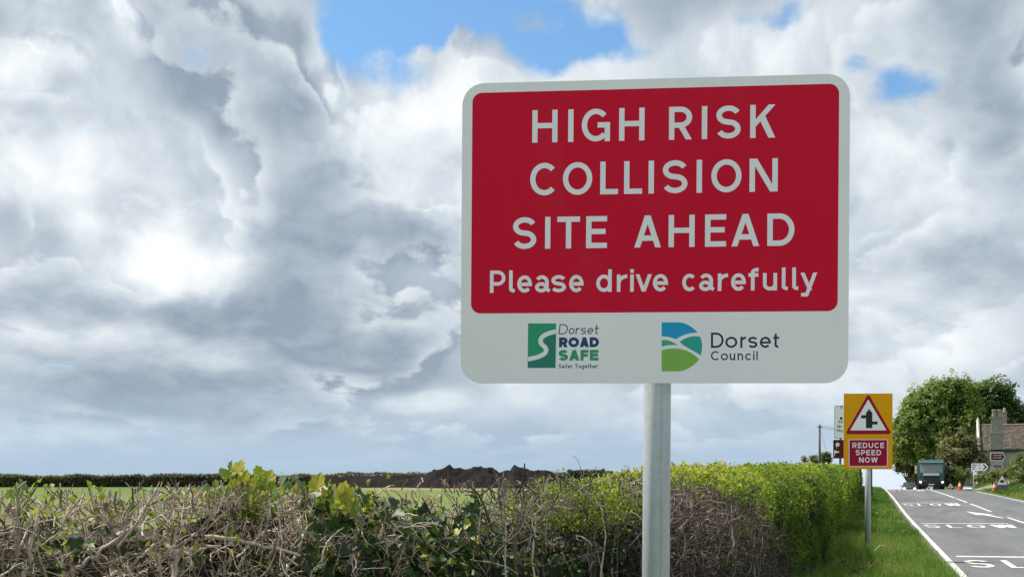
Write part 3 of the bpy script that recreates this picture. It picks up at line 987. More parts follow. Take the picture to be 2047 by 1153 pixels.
LINES = [
    ([('H', 332, 448), ('I', 497, 522), ('G', 560, 690), ('H', 732, 849), ('R', 962, 1068), ('I', 1113, 1138), ('S', 1180, 1292), ('K', 1336, 1452)], (1064, 286), (1551, 275), 65.5, .0164, None),
    ([('C', 322, 446), ('O', 473, 608), ('L', 645, 727), ('L', 755, 838), ('I', 867, 893), ('S', 933, 1047), ('I', 1088, 1115), ('O', 1157, 1296), ('N', 1333, 1463)], (1058, 391), (1556, 383), 65.5, .0164, None),
    ([('S', 243, 350), ('I', 390, 416), ('T', 447, 551), ('E', 580, 676), ('A', 802, 925), ('H', 960, 1080), ('E', 1128, 1225), ('A', 1250, 1378), ('D', 1415, 1540)], (1025, 498), (1588, 491), 64, .0164, None),
    ([('P', 137, 208), ('l', 225, 257), ('e', 263, 330), ('a', 345, 413), ('s', 420, 487), ('e', 502, 568), ('d', 630, 698), ('r', 722, 771), ('i', 782, 801), ('v', 808, 883), ('e', 888, 957),
      ('c', 1023, 1087), ('a', 1101, 1170), ('r', 1187, 1235), ('e', 1248, 1316), ('f', 1328, 1376), ('u', 1395, 1460), ('l', 1482, 1516), ('l', 1530, 1564), ('y', 1568, 1645)], (978, 584), (1633, 581), 45, .0110, 34.5)]
for letters, pa, pb, capx, w, xh in LINES:
    za, zb = onplate(*pa)[1], onplate(*pb)[1]
    z0 = (za + zb) / 2
    sc_ = SH / 608
    for ch, a, b_ in letters:
        x0 = onplate(zx(a), (pa[1] + pb[1]) / 2)[0]
        x1 = onplate(zx(b_), (pa[1] + pb[1]) / 2)[0]
        H_ = capx * sc_
        obj('letter', letter_mesh('letter', glyph(ch, x1 - x0, H_, w, xh * sc_ if xh else None), w, PY - .00045, .00004, x0, z0), M_LETTER, red)
def flat(name, pts, mat, parent, y):
    me = bpy.data.meshes.new(name)
    me.from_pydata([(p[0], y, p[1]) for p in pts], [], [tuple(range(len(pts)))])
    me.update()
    return obj(name, me, mat, parent)
def pr(name, rgb, k=1.35):
    return plain(name, tuple(min(.9, c_ * k) for c_ in lin(*rgb)), .45, var=.04)
def ccw(pts):
    a = sum(pts[i - 1][0] * pts[i][1] - pts[i][0] * pts[i - 1][1] for i in range(len(pts)))
    return pts if a > 0 else pts[::-1]
# round-ended county logo: four coloured fields parted by pale lines
Z4 = lambda x, y: onplate(1300 + x / 7.31, 640 + y / 7.31)
logo = flat('county_logo', ccw([Z4(*p) for p in [(165, 30), (300, 30), (440, 30), (520, 52), (590, 88), (645, 130), (692, 180), (640, 180), (590, 187), (530, 202), (470, 222), (420, 248), (372, 277), (330, 260), (280, 245), (225, 237), (165, 235)]]), pr('logo_blue', (0, 140, 185)), sign, PY - .00012)
flat('teal_field', ccw([Z4(*p) for p in [(425, 316), (470, 284), (520, 260), (570, 243), (620, 233), (680, 232), (730, 242), (748, 290), (757, 350), (757, 410), (748, 465), (735, 512), (690, 482), (640, 452), (580, 420), (520, 388), (470, 352)]]), pr('logo_teal', (28, 148, 138)), logo, PY - .00012)
flat('green_field', ccw([Z4(*p) for p in [(165, 286), (230, 286), (280, 298), (330, 320), (370, 342), (402, 362), (340, 360), (290, 362), (225, 370), (165, 386)]]), pr('logo_green', (58, 150, 122)), logo, PY - .00012)
flat('lime_field', ccw([Z4(*p) for p in [(165, 437), (220, 422), (280, 414), (340, 410), (400, 412), (470, 424), (540, 447), (600, 477), (660, 520), (710, 567), (680, 610), (630, 655), (570, 695), (500, 728), (430, 745), (165, 745)]]), pr('logo_lime', (118, 165, 70)), logo, PY - .00012)
M_INK = pr('logo_ink', (38, 42, 58), 1.0)
def words4(name, letters, zf, base, cap, w, xh, mat, parent):
    V_, F_ = [], []
    for ch, a, b_ in letters:
        (x0, z0), (x1, _) = zf(a, base), zf(b_, base)
        H_ = zf(a, base - cap)[1] - z0
        Xh = (zf(a, base - xh)[1] - z0) if xh else None
        me = letter_mesh('t', glyph(ch, x1 - x0, H_, w, Xh), w, PY - .00014, .00004, x0, z0)
        n = len(V_)
        V_ += [tuple(q.co) for q in me.vertices]
        F_ += [tuple(n + i for i in p.vertices) for p in me.polygons]
        bpy.data.meshes.remove(me)
    me = bpy.data.meshes.new(name)
    me.from_pydata(V_, [], F_)
    me.update()
    return obj(name, me, mat, parent)
words4('lettering', [('D', 885, 1070), ('o', 1095, 1270), ('r', 1315, 1400), ('s', 1430, 1565), ('e', 1600, 1760), ('t', 1795, 1880)], Z4, 402, 222, .0064, 162, M_INK, logo)
words4('lettering', [('C', 885, 1010), ('o', 1030, 1135), ('u', 1160, 1240), ('n', 1275, 1355), ('c', 1385, 1480), ('i', 1502, 1522), ('l', 1550, 1568)], Z4, 582, 132, .0042, 98, M_INK, logo)
# square road-safety logo with a pale winding road
Z8 = lambda x, y: onplate(1040 + x / 9.61, 630 + y / 9.61)
g1, g2 = pr('logo_bright_green', (28, 140, 98)), pr('logo_dark_green', (24, 112, 96))
lg = flat('road_safety_logo', ccw([Z8(*p) for p in [(150, 155), (690, 155), (678, 1010), (142, 1010)]]), g1, sign, PY - .00012)
ctr = [(690, 312), (620, 325), (560, 342), (500, 365), (448, 395), (408, 432), (388, 475), (392, 520), (416, 558), (452, 590), (484, 622), (500, 660), (492, 700), (466, 736), (420, 765), (350, 795), (270, 818), (200, 834), (144, 846)]
flat('dark_field', ccw([Z8(*p) for p in ctr + [(142, 1010), (678, 1010)]]), g2, lg, PY - .0002)
cp = [Z8(*p) for p in ctr]
l_, r_ = ribbon(cp, .0137, False)
me = bpy.data.meshes.new('white_road')
vs = []
for p, q in zip(l_, r_):
    vs += [(min(max(p.x, Z8(146, 800)[0]), Z8(684, 300)[0]), PY - .00028, p.y), (min(max(q.x, Z8(146, 800)[0]), Z8(684, 300)[0]), PY - .00028, q.y)]
me.from_pydata(vs, [], [(2 * i, 2 * i + 1, 2 * i + 3, 2 * i + 2) for i in range(len(cp) - 1)])
me.update()
obj('white_road', me, M_WHITE, lg)
def words8(text, x0, x1, base, cap, w, mat, xh=None, shear=0.0, gap=.2):
    (a, z0), (b_, _) = Z8(x0, base), Z8(x1, base)
    H_ = Z8(x0, base - cap)[1] - z0
    obj('lettering', word_mesh('lettering', text, a, b_, z0, H_, w, (Z8(x0, base - xh)[1] - z0) if xh else None, PY - .00014, shear, gap), mat, lg)
words8('Dorset', 735, 1500, 365, 195, .0033, pr('logo_grey_green', (52, 84, 84), 1.0), 120, .10, .10)
words8('ROAD', 745, 1512, 614, 190, .0094, pr('logo_navy', (30, 52, 104), 1.2), None, 0, .07)
words8('SAFE', 737, 1502, 870, 205, .0094, pr('logo_mid_green', (52, 142, 102), 1.2), None, 0, .09)
words8('Safer Together', 737, 1495, 1015, 78, .0023, pr('logo_slate', (46, 72, 92), 1.0), 56, 0, .16)
# post, rails and clips behind
ptop = sz1 - .05
pole = MB().lathe([(.0432, -.35), (.0432, ptop), (.030, ptop + .012)], 32).build('post', M_GALV, sign, smooth=False)
for p_ in pole.data.polygons:
    p_.use_smooth = len(p_.vertices) == 4
MB().box((.013, -.0440, ptop * .5 + .2), (.0016, .0016, ptop - .5)).build('weld_seam', M_GALV, pole, bevel=.001)
for fz in (.16, .50, .84):
    zc = sz0 + SH * fz
    rail = MB().prism_x([(PY + .0042, zc - .02), (PY + .0180, zc - .02), (PY + .0180, zc + .02), (PY + .0042, zc + .02)], sx0 + .06, sx1 - .06).build('rail', M_ALU, sign, bevel=.002)
    MB().lathe([(.0462, zc - .018), (.0462, zc + .018)], 24).build('clip', M_ALU, rail)
# ------------------------------------------------------------------ yellow backed junction warning sign
def face_sign(name, label, cat, px, d, group=None, yaw=0.0, base_z=None):
    x, y = P(px, HYP, d)[:2]
    z = base_z if base_z is not None else float(ground_z(*w2uv((x, y))))
    return thing(name, label, cat, (x, y, z), yaw, group), z
YD = 20.0
ys, yz = face_sign('warning_sign', 'yellow backed staggered junction triangle over REDUCE SPEED NOW, on the verge', 'sign', 1735, YD, yaw=math.radians(-2))
K = YD / FPX
yx = lambda x: (x - 1735) * K
yzz = lambda y: EYE - (y - HYP) * K - yz
MB().lathe([(.057, -.3), (.057, yzz(800))], 24).build('post', M_GALV, ys, smooth=True)
F0 = -.075
plate('yellow_board', rrect(yx(1733), yzz(862), 96 * K, 150.5 * K, .012, 4), F0, F0 + .004, M_YELLOW, ys)
def rtri(x0, x1, zb, zt, r, n=5):
    """triangle with rounded corners, given the corner circle radius"""
    A_, B_, C_ = Vector((x0, zb)), Vector((x1, zb)), Vector(((x0 + x1) / 2, zt))
    out_ = []
    for p, q, s in ((A_, C_, B_), (B_, A_, C_), (C_, B_, A_)):
        d1, d2 = (q - p).normalized(), (s - p).normalized()
        ang = math.acos(max(-1, min(1, d1.dot(d2))))
        c_ = p + (d1 + d2).normalized() * (r / math.sin(ang / 2))
        t1, t2 = p + d1 * (r / math.tan(ang / 2)), p + d2 * (r / math.tan(ang / 2))
        a1, a2 = math.atan2(t1.y - c_.y, t1.x - c_.x), math.atan2(t2.y - c_.y, t2.x - c_.x)
        while a2 < a1: a2 += 2 * math.pi
        out_ += [(c_.x + r * math.cos(a1 + (a2 - a1) * i / n), c_.y + r * math.sin(a1 + (a2 - a1) * i / n)) for i in range(n + 1)]
    return out_
tri = plate('red_triangle', rtri(yx(1687.5), yx(1779.5), yzz(867.5), yzz(786.5), .035), F0 - .0016, F0 - .0004, M_DKRED, ys)
plate('white_triangle', rtri(yx(1697.5), yx(1769.0), yzz(860), yzz(798.5), .006, 3), F0 - .0026, F0 - .0018, M_WHITE, tri)
sym = [(1728.7, 855.5), (1741.2, 855.5), (1741.2, 825), (1735, 817.5), (1728.7, 825)]
MB().prism([(yx(x), yzz(y)) for x, y in sym], F0 - .0036, F0 - .0028).prism([(yx(x), yzz(y)) for x, y in [(1719, 836), (1728.7, 836), (1728.7, 829.8), (1719, 829.8)]], F0 - .0036, F0 - .0028) \
    .prism([(yx(x), yzz(y)) for x, y in [(1741.2, 848.3), (1751.5, 848.3), (1751.5, 842.3), (1741.2, 842.3)]], F0 - .0036, F0 - .0028).build('junction_symbol', M_BLACK, tri)
border = plate('panel_border', rrect(yx(1733.2), yzz(905), 77.5 * K, 55 * K, .022, 5), F0 - .0014, F0 - .0004, sheeting('pale_border', (.86, .66, .60)), ys)
pan = plate('red_panel', rrect(yx(1733.2), yzz(905), 73.5 * K, 51 * K, .016, 5), F0 - .0024, F0 - .0016, M_DKRED, border)
for tx, x0, x1, yb in (('REDUCE', 1702, 1764.5, 895), ('SPEED', 1708.5, 1758.5, 909.5), ('NOW', 1715, 1751.5, 924)):
    obj('lettering', word_mesh('lettering', tx, yx(x0), yx(x1), yzz(yb), 10.6 * K, .0190, None, F0 - .0030, 0, .22, .0002), M_LETTER, border)
for zc in (yzz(815), yzz(905)):
    r_ = MB().box((0, F0 + .014, zc), (.86, .018, .045)).build('rail', M_ALU, ys)
    MB().lathe([(.060, zc - .02), (.060, zc + .02)], 20).build('clip', M_ALU, r_)

# ------------------------------------------------------------------ tall direction sign behind it
DD = 60.0
K = DD / FPX
ds, dz0 = face_sign('direction_sign', 'tall white direction sign mostly hidden behind the yellow backed warning sign', 'sign', 1720, DD, yaw=math.radians(-3))
ax_ = lambda x: (x - 1720) * K
az2 = lambda y: EYE - (y - HYP) * K - dz0
for xp in (1681, 1720.5, 1742):
    MB().lathe([(.07, -.3), (.07, az2(870 if xp > 1740 else (816 if xp > 1690 else 872)))], 14).build('post', M_POSTDK, ds, smooth=True, loc=(ax_(xp), .09, 0))
pb = plate('black_edge', rrect(ax_(1718), az2(843), 98 * K, 65.5 * K, .09, 5), 0, .01, M_BLACK, ds)
plate('white_panel', rrect(ax_(1718), az2(843), 96.4 * K, 63.8 * K, .08, 5), -.006, -.002, M_WHITE, pb)
for tx, x0, yb, wd in (('T', 1679.5, 817.5, 5.5), ('M', 1677, 846, 7.5), ('G', 1674, 854.5, 5.5), ('r', 1680.5, 854.5, 3), ('H', 1674, 863, 5.5), ('o', 1680.5, 863, 4.5)):
    obj('lettering', letter_mesh('lettering', glyph(tx, wd * K, 6.2 * K, .034, 4.4 * K), .034, -.010, .0004, ax_(x0), az2(yb)), M_BLACK, pb)
MB().lathe([(.085, 0), (.085, .003)], 18, (ax_(1682), -.009, az2(835.5)), 'y').build('symbol', M_BLACK, pb)
pb2 = plate('brown_panel', rrect(ax_(1716), az2(897), 99 * K, 37 * K, .04, 4), 0, .01, M_BROWN, ds)
petals = MB()
for k_ in range(5):
    a = 2 * math.pi * k_ / 5 + .3
    petals.lathe([(.055, -.0075 - .0003 * k_), (.055, -.006)], 12, (ax_(1675) + .075 * math.cos(a), 0, az2(888) + .075 * math.sin(a)), 'y')
petals.box((ax_(1673.2), -.006, az2(893.5)), (.025, .004, .12)).build('rose_symbol', M_LETTER, pb2)
MB().prism([(ax_(1668.5), az2(911)), (ax_(1669.6), az2(911)), (ax_(1669.6), az2(905.5)), (ax_(1680), az2(903)), (ax_(1669), az2(899)), (ax_(1668.5), az2(899))], -.009, -.005).build('flag_symbol', M_LETTER, pb2)
nb = plate('notice_panel', rrect(ax_(1709.5), az2(953), 24 * K, 30 * K, .02, 3), .01, .03, plain('notice_brown', (.075, .028, .016), .6, var=.25, scale=3), ds)
orange = plain('notice_orange', (.50, .15, .035), .6, var=.2)
for r_i, yr in enumerate((941.5, 948.5, 955.5, 962.5)):
    for q, (a, b_) in enumerate(((1700, 1704.5), (1706, 1710), (1711.5, 1716.5))):
        MB().box((ax_((a + b_) / 2 + (r_i % 2)), .007, az2(yr)), ((b_ - a) * K, .006, 4.0 * K)).build('text_block', orange, nb)

# ------------------------------------------------------------------ signs on the far right
def chevron_sign(name, label, x0, x1, y0, y1, d, postx, ypost, mats, group=None, lines=3, low=None):
    K = d / FPX
    root, z0 = face_sign(name, label, 'sign', postx, d, group, yaw=math.radians(-6))
    fx_ = lambda x: (x - postx) * K
    fz_ = lambda y: EYE - (y - HYP) * K - z0
    MB().lathe([(.05, -.4), (.05, fz_(y0 + 1))], 12).build('post', M_POSTDK if low else M_GALV, root, smooth=True, loc=(0, .07, 0))
    def arrow(a, b_, t_, bt, y_, mt, nm, par, ins=0.0):
        i = ins * K
        m_ = (fz_(t_) + fz_(bt)) / 2
        hw = (fz_(t_) - fz_(bt)) / 2
        return plate(nm, [(fx_(a) + i, fz_(bt) + i), (fx_(b_) - hw * .75 - i * .6, fz_(bt) + i), (fx_(b_) - i * 1.3, m_), (fx_(b_) - hw * .75 - i * .6, fz_(t_) - i), (fx_(a) + i, fz_(t_) - i)], y_, y_ + .012, mt, par)
    pan_ = arrow(x0, x1, y0, y1, 0, mats[0], 'arrow_panel', root)
    if low is None:
        hgt = y1 - y0
        cx_ = x1 - hgt * .62
        MB().prism([(fx_(cx_ - 2.2), fz_(y1 - 2.2)), (fx_(cx_ + .8), fz_(y1 - 2.2)), (fx_(x1 - 2.6), fz_((y0 + y1) / 2)), (fx_(cx_ + .8), fz_(y0 + 2.2)), (fx_(cx_ - 2.2), fz_(y0 + 2.2)), (fx_(x1 - 6.6), fz_((y0 + y1) / 2))], -.008, -.003).build('chevron', M_BLACK, pan_)
        for k_, (a, b_) in enumerate(((1.5, 10.5), (1.5, 8.2), (1.5, 6.4))):
            yy = y0 + 3.4 + 3.9 * k_
            x = x0 + a
            while x < x0 + b_:
                wd = random.choice((.9, 1.2, 1.5))
                MB().box((fx_(x + wd / 2), -.005, fz_(yy)), (wd * K * .8, .004, 1.7 * K)).build('text_block', M_INK, pan_)
                x += wd
        MB().box((fx_(x0 + 15.5), -.005, fz_(y0 + 3.2)), (3.5 * K, .004, 1.6 * K)).build('text_block', M_INK, pan_)
        MB().box((fx_(x0 + 16.5), -.005, fz_(y0 + 9.5)), (2.2 * K, .004, 3.2 * K)).build('text_block', M_INK, pan_)
    else:
        b1 = arrow(x0, x1, y0, y1, -.010, mats[1], 'brown_field', pan_, 1.5)
        x = x0 + 5
        while x < x1 - 8:
            MB().box((fx_(x + .6), -.014, fz_(y0 + 5.2)), (1.1 * K, .004, 1.6 * K)).build('text_block', mats[0], pan_)
            MB().box((fx_(x + .2), -.014, fz_(y0 + 9.8)), (1.0 * K, .004, 1.6 * K)).build('text_block', mats[0], pan_)
            x += 1.6
        p2 = arrow(*low, 0, mats[0], 'lower_panel', root)
        arrow(*low, -.010, mats[2], 'lower_field', p2, .9)
    return root
chevron_sign('chevron_sign', 'white chevron direction sign pointing right beside the dark bush', 1942, 1974.7, 925.5, 940.7, 90.0, 1947, 962, (M_WHITE,))
chevron_sign('tourist_sign', 'brown arrow sign with smaller arrow plate below, in front of house', 1980, 2009.3, 904.5, 920.5, 92.0, 1984, 940, (plain('pale_frame', (.60, .58, .55), .5), M_BROWN, plain('slate_field', (.10, .11, .12), .5)), low=(1984.5, 2003.5, 927.3, 935.8))

def temp_sign(name, label, px, d, wid, hgt, back=False, yaw=0.0, dark_low=True, zlift=0.0):
    """triangular roadworks sign on a folding frame with a plate below it"""
    root, z0 = face_sign(name, label, 'sign', px, d, 'temporary triangular roadworks signs', yaw)
    dark = plain('frame_steel', (.06, .06, .06), .6)
    tz = hgt * .36
    for s in (-1, 1):
        MB().tube([(s * wid * .40, 0, 0), (s * wid * .40, .02, tz), (s * wid * .03, .03, hgt * .97)], .018, 6).build('frame_leg', dark, root)
        MB().tube([(s * wid * .34, .55, 0), (s * wid * .04, .05, hgt * .9)], .016, 6).build('stay', dark, root)
    if back:
        t1 = plate('triangle_back', rtri(-wid * .52, wid * .52, tz, hgt, .05), -.03, -.022, M_GREYBACK, root)
        MB().box((0, -.035, tz + .25), (wid * .6, .012, .03)).build('brace', M_ALU, t1)
        plate('lower_plate', rrect(0, tz * .56, wid * .98, tz * .74, .02, 3), -.034, -.024, M_WHITE, root)
    else:
        t1 = plate('red_triangle', rtri(-wid * .52, wid * .52, tz, hgt, .05), -.03, -.022, plain('dull_triangle_edge', (.16, .10, .085), .5, var=.2), root)
        plate('white_triangle', rtri(-wid * .40, wid * .40, tz + hgt * .045, hgt * .91, .03), -.036, -.031, M_WHITE, t1)
        MB().box((0, -.039, tz + (hgt - tz) * .36), (wid * .27, .004, (hgt - tz) * .22)).build('symbol', M_BLACK, t1)
        if dark_low:
            plate('lower_plate', rrect(0, tz * .60, wid * .86, tz * .80, tz * .3, 5), -.028, -.018, M_GREYBACK, root)
    return root
temp_sign('roadworks_sign', 'white triangular roadworks sign with dark lower plate beside the nearest cone', 2003, 74.0, .96, 1.36, yaw=math.radians(-14))
temp_sign('roadworks_sign', 'grey back of a triangular roadworks sign with white plate beside far cone', 1934.5, 86.0, .88, 1.18, back=True, yaw=math.radians(6))
temp_sign('roadworks_sign', 'smallest white triangular roadworks sign beside the green lorry', 1900, 95.0, .66, .72, yaw=math.radians(-8), dark_low=False)

# ------------------------------------------------------------------ traffic cones and a sandbag
M_CONE = plain('cone_orange', (.62, .075, .028), .55, var=.12, dirt=.25)
M_CONEW = plain('cone_white', (.70, .62, .56), .5, var=.1, dirt=.2)
def cone(label, px, d):
    x, y = P(px, HYP, d)[:2]
    u, v = w2uv((x, y))
    z = float(surf_z(u, min(v, ROAD_R))) if v < 8.5 else float(ground_z(u, v))
    r = thing('traffic_cone', label, 'traffic cone', (x, y, z + .006), group='cones along the right edge')
    MB().box((0, 0, .025), (.44, .44, .05), .3).build('base', M_CONE, r, bevel=.012)
    c_ = MB().lathe([(.165, .05), (.16, .09), (.045, .73), (.03, .76)], 20).build('body', M_CONE, r, smooth=True)
    MB().lathe([(.112, .36), (.112, .362), (.076, .57), (.074, .572)], 20).build('white_sleeve', M_CONEW, c_, smooth=True)
cone('orange and white cone at foot of the dark bottomed triangular sign', 1987.5, 75.0)
cone('orange and white cone farther off, beside the grey sign back', 1918.5, 86.5)
x, y = P(1935, HYP, 85.5)[:2]
u_, v_ = w2uv((x, y))
sb = MB()
n1_, n2_ = 16, 10
for i in range(n2_ + 1):
    ph = math.pi * i / n2_
    for j in range(n1_):
        th = 2 * math.pi * j / n1_
        wob_ = 1 + .10 * math.sin(3 * th + i) + .06 * math.sin(5 * th)
        sb.v.append((.42 * math.sin(ph) ** .7 * math.cos(th) * wob_, .24 * math.sin(ph) ** .7 * math.sin(th) * wob_, .11 + .11 * math.cos(ph) * (1 + .2 * math.sin(2 * th))))
for i in range(n2_):
    for j in range(n1_):
        sb.f.append((i * n1_ + j, i * n1_ + (j + 1) % n1_, (i + 1) * n1_ + (j + 1) % n1_, (i + 1) * n1_ + j))
sb.mi = [0] * len(sb.f)
bag = sb.build('sandbag', plain('white_sack', (.68, .66, .62), .8, var=.15, scale=12, bump=.4, bscale=40), None, smooth=True, loc=(x, y, float(ground_z(u_, v_)) + .02 if v_ > 8.55 else float(surf_z(u_, v_)) + .01))
tag(bag, 'white sandbag lying on the road edge between the two cones', 'sandbag')
# ------------------------------------------------------------------ green lorry coming over the crest
M_GREEN = plain('lorry_green', (.018, .078, .069), .35, var=.12, scale=2, spec=.5, dirt=.25, dirtcol=(.10, .09, .07), coat=.3)
M_DKPL = plain('dark_plastic', (.02, .021, .023), .6, var=.15)
M_TYRE = plain('tyre_rubber', (.018, .018, .018), .85, var=.2)
M_CHROME = plain('silver_trim', (.55, .57, .58), .35, metal=.6, var=.08)
M_PLATE = plain('number_plate', (.72, .68, .40), .5, var=.05)
def glassmat(name, base_col=(.03, .04, .045)):
    m, t, b, out = new_mat(name)
    b.inputs['Base Color'].default_value = base_col + (1,)
    b.inputs['Roughness'].default_value = .06
    b.inputs['Specular IOR Level'].default_value = .8
    return m
M_GLASS = glassmat('vehicle_glass')
M_SCREEN = glassmat('windscreen_sky_reflection', (.22, .26, .265))  # pale base colour paints the sky's reflection into the windscreen
M_SILVER = plain('silver_paint', (.74, .77, .77), .45, var=.06)
M_LAMP = plain('lit_headlamp', (.9, .9, .86), .2, var=.02, emit=((1.0, .97, .88), 2.5))
M_RIM = plain('wheel_rim', (.30, .31, .32), .45, metal=.6, var=.15)
def wheel_at(root, x, y, z, r, w):
    ty = MB().lathe([(r * .62, -w / 2), (r * .93, -w / 2), (r, -w * .38), (r, w * .38), (r * .93, w / 2), (r * .62, w / 2)], 24, axis='x').build('wheel', M_TYRE, root, loc=(x, y, z), smooth=False)
    MB().lathe([(r * .25, -w * .30), (r * .60, -w * .46), (r * .60, w * .46), (r * .25, w * .30)], 18, axis='x').build('rim', M_RIM, ty)
LD = 97.0
lx, ly = P(1862, HYP, LD)[:2]
lu, lv = w2uv((lx, ly))
lz = float(surf_z(lu, lv))
# lorry axes: x to its left as seen by us (camera right), front faces -y
lo = thing('lorry', 'dark green tipper lorry with lit headlamps coming over the crest', 'lorry', (lx, ly, lz + .005), -PHI - math.radians(2.2))
prof = [(-.02, .62), (-.06, .95), (-.05, 1.45), (.02, 1.95), (.20, 2.72), (.34, 2.86), (1.75, 2.90), (1.80, 2.6), (1.80, .62)]
MB().prism_x(prof, -1.14, 1.14).build('cab', M_GREEN, lo, bevel=.10, seg=3)
MB().prism_x([(-.09, .30), (-.16, .42), (-.16, .80), (-.06, .94), (.5, .94), (.5, .30)], -1.22, 1.22).build('bumper', M_DKPL, lo, bevel=.05)
MB().prism_x([(-.045, 1.62), (.010, 1.66), (.150, 2.50), (.09, 2.52)], -1.00, 1.00).build('windscreen', M_SCREEN, lo, bevel=.02)
MB().prism_x([(.02, 2.56), (-.22, 2.52), (-.24, 2.60), (.16, 2.72)], -1.04, 1.04).build('sun_visor', M_GREEN, lo, bevel=.02)
gr = MB().prism_x([(-.10, .98), (-.075, 1.46), (-.02, 1.46), (-.02, .98)], -.72, .72).build('grille', M_DKPL, lo, bevel=.03)
for k_ in range(4):
    MB().box((0, -.118, 1.04 + .10 * k_), (1.25 - .05 * (3 - k_), .05, .020)).build('grille_slat', plain('slat_grey', (.10, .115, .115), .5), gr)
MB().box((0, -.105, 1.45), (1.44, .05, .19)).build('silver_bar', M_SILVER, lo, bevel=.015)
MB().box((.05, -.072, 1.60), (1.10, .012, .085)).build('name_strip', plain('strip_white', (.62, .65, .64), .5), lo)
for k_ in range(7):
    MB().box((-.36 + .14 * k_, -.082, 1.60), (.085, .008, .045)).build('text_block', M_GREEN, lo)
for s in (-1, 1):
    hl = MB().box((s * .93, -.150, .72), (.42, .10, .20)).build('headlight', M_DKPL, lo, bevel=.03)
    MB().lathe([(.085, -.02), (.10, 0), (.06, .01)], 16, (s * .98, -.205, .72), 'y').build('lamp', M_LAMP, hl)
    mr = MB().tube([(s * 1.12, .15, 2.30), (s * 1.36, .02, 2.34)], .022, 6).build('mirror_arm', M_DKPL, lo)
    MB().box((s * 1.40, .02, 2.08), (.20, .10, .44)).build('mirror', plain('mirror_sunlit', (.62, .60, .42), .45) if s < 0 else M_DKPL, mr, bevel=.03)  # left mirrors pale, right ones dark: sunlight put into their colour
    MB().box((s * 1.40, .02, 1.68), (.20, .10, .30)).build('mirror', plain('mirror_sunlit', (.62, .60, .42), .45) if s < 0 else M_DKPL, mr, bevel=.03)
    MB().box((s * 1.141, 1.0, 1.9), (.010, 1.0, .72)).build('side_window', M_GLASS, lo, bevel=.003)
    wheel_at(lo, s * 1.03, .75, .50, .50, .32)
    wheel_at(lo, s * 1.03, 2.9, .50, .50, .32)
    wheel_at(lo, s * 1.03, 5.6, .50, .50, .32)
    wheel_at(lo, s * 1.03, 6.95, .50, .50, .32)
    MB().tube([(s * .30, -.06, 1.64), (s * .72, -.05, 1.78)], .014, 5).build('wiper', M_DKPL, lo)
MB().box((0, -.168, .50), (.52, .012, .115)).build('number_plate', M_PLATE, lo)
MB().box((0, 5.0, .80), (.9, 6.6, .26)).build('chassis', M_DKPL, lo)
tip = MB().prism_x([(2.0, 1.15), (1.95, 2.75), (8.6, 2.75), (8.75, 1.15)], -1.20, 1.20).build('tipper_body', plain('tipper_grey', (.10, .115, .11), .6, var=.25, dirt=.5), lo, bevel=.03)
for k_ in range(7):
    for s in (-1, 1):
        MB().box((s * 1.225, 2.6 + .9 * k_, 1.95), (.05, .10, 1.5)).build('rib', plain('tipper_grey', (.1, .1, .1)), tip)
# crane folded behind the cab, dark above the roof line
cr = MB().tube([(.35, 1.9, 1.1), (.35, 1.9, 2.95), (.05, 1.95, 3.28), (-.42, 1.95, 3.10)], [.12, .12, .10, .08], 8).build('loader_crane', M_DKPL, lo)
MB().tube([(-.42, 1.92, 3.10), (-.05, 1.85, 3.05), (.2, 1.85, 3.42)], .07, 8).build('crane_arm', M_DKPL, cr)
MB().box((-.30, 1.9, 3.12), (.5, .3, .14), .2).build('grab', M_DKPL, cr, bevel=.03)
for s in (-.7, .7):
    MB().lathe([(.07, 2.9), (.075, 2.98), (.04, 3.02)], 12, (s, .55, 0)).build('beacon', plain('beacon_amber', (.5, .2, .02), .3), lo)

# ------------------------------------------------------------------ dark car following, half below the crest
CD = 124.0
cx_, cy_ = P(1818, HYP, CD)[:2]
cu, cv = w2uv((cx_, cy_))
car = thing('car', 'dark blue car with lit headlamps half hidden behind the crest beside the lorry', 'car', (cx_, cy_, float(surf_z(cu, cv)) + .005), -PHI - math.radians(1.5))
M_CAR = plain('car_paint', (.035, .045, .065), .25, var=.08, spec=.6, coat=.5)
secs = [(-.02, .38, .62, .55), (.08, .28, .78, .80), (.55, .22, .92, .88), (1.15, .20, 1.00, .90), (3.3, .20, 1.02, .90), (3.9, .26, .98, .86), (4.25, .34, .82, .74)]
mb = MB()
for (y, z0, z1, hw) in secs:
    mb.v += [(-hw * .92, y, z0), (-hw, y, (z0 + z1) / 2), (-hw * .93, y, z1), (0, y, z1 + .03), (hw * .93, y, z1), (hw, y, (z0 + z1) / 2), (hw * .92, y, z0)]
for i in range(len(secs) - 1):
    for j in range(7):
        mb.f.append((i * 7 + j, i * 7 + (j + 1) % 7, (i + 1) * 7 + (j + 1) % 7, (i + 1) * 7 + j))
mb.f += [tuple(range(6, -1, -1)), tuple(range((len(secs) - 1) * 7, len(secs) * 7))]
mb.mi = [0] * len(mb.f)
mb.build('body', M_CAR, car, smooth=True)
cab = MB().add([(-.84, 1.05, .98), (.84, 1.05, .98), (.64, 1.85, 1.46), (-.64, 1.85, 1.46), (-.64, 3.2, 1.47), (.64, 3.2, 1.47), (.82, 3.95, 1.0), (-.82, 3.95, 1.0)],
               [(0, 1, 2, 3), (3, 2, 5, 4), (4, 5, 6, 7), (1, 6, 5, 2), (0, 3, 4, 7)]).build('cabin', M_CAR, car, bevel=.05)
MB().add([(-.76, 1.10, 1.03), (.76, 1.10, 1.03), (.60, 1.76, 1.42), (-.60, 1.76, 1.42)], [(0, 1, 2, 3)]).build('windscreen', M_GLASS, cab, loc=(0, -.02, .012))
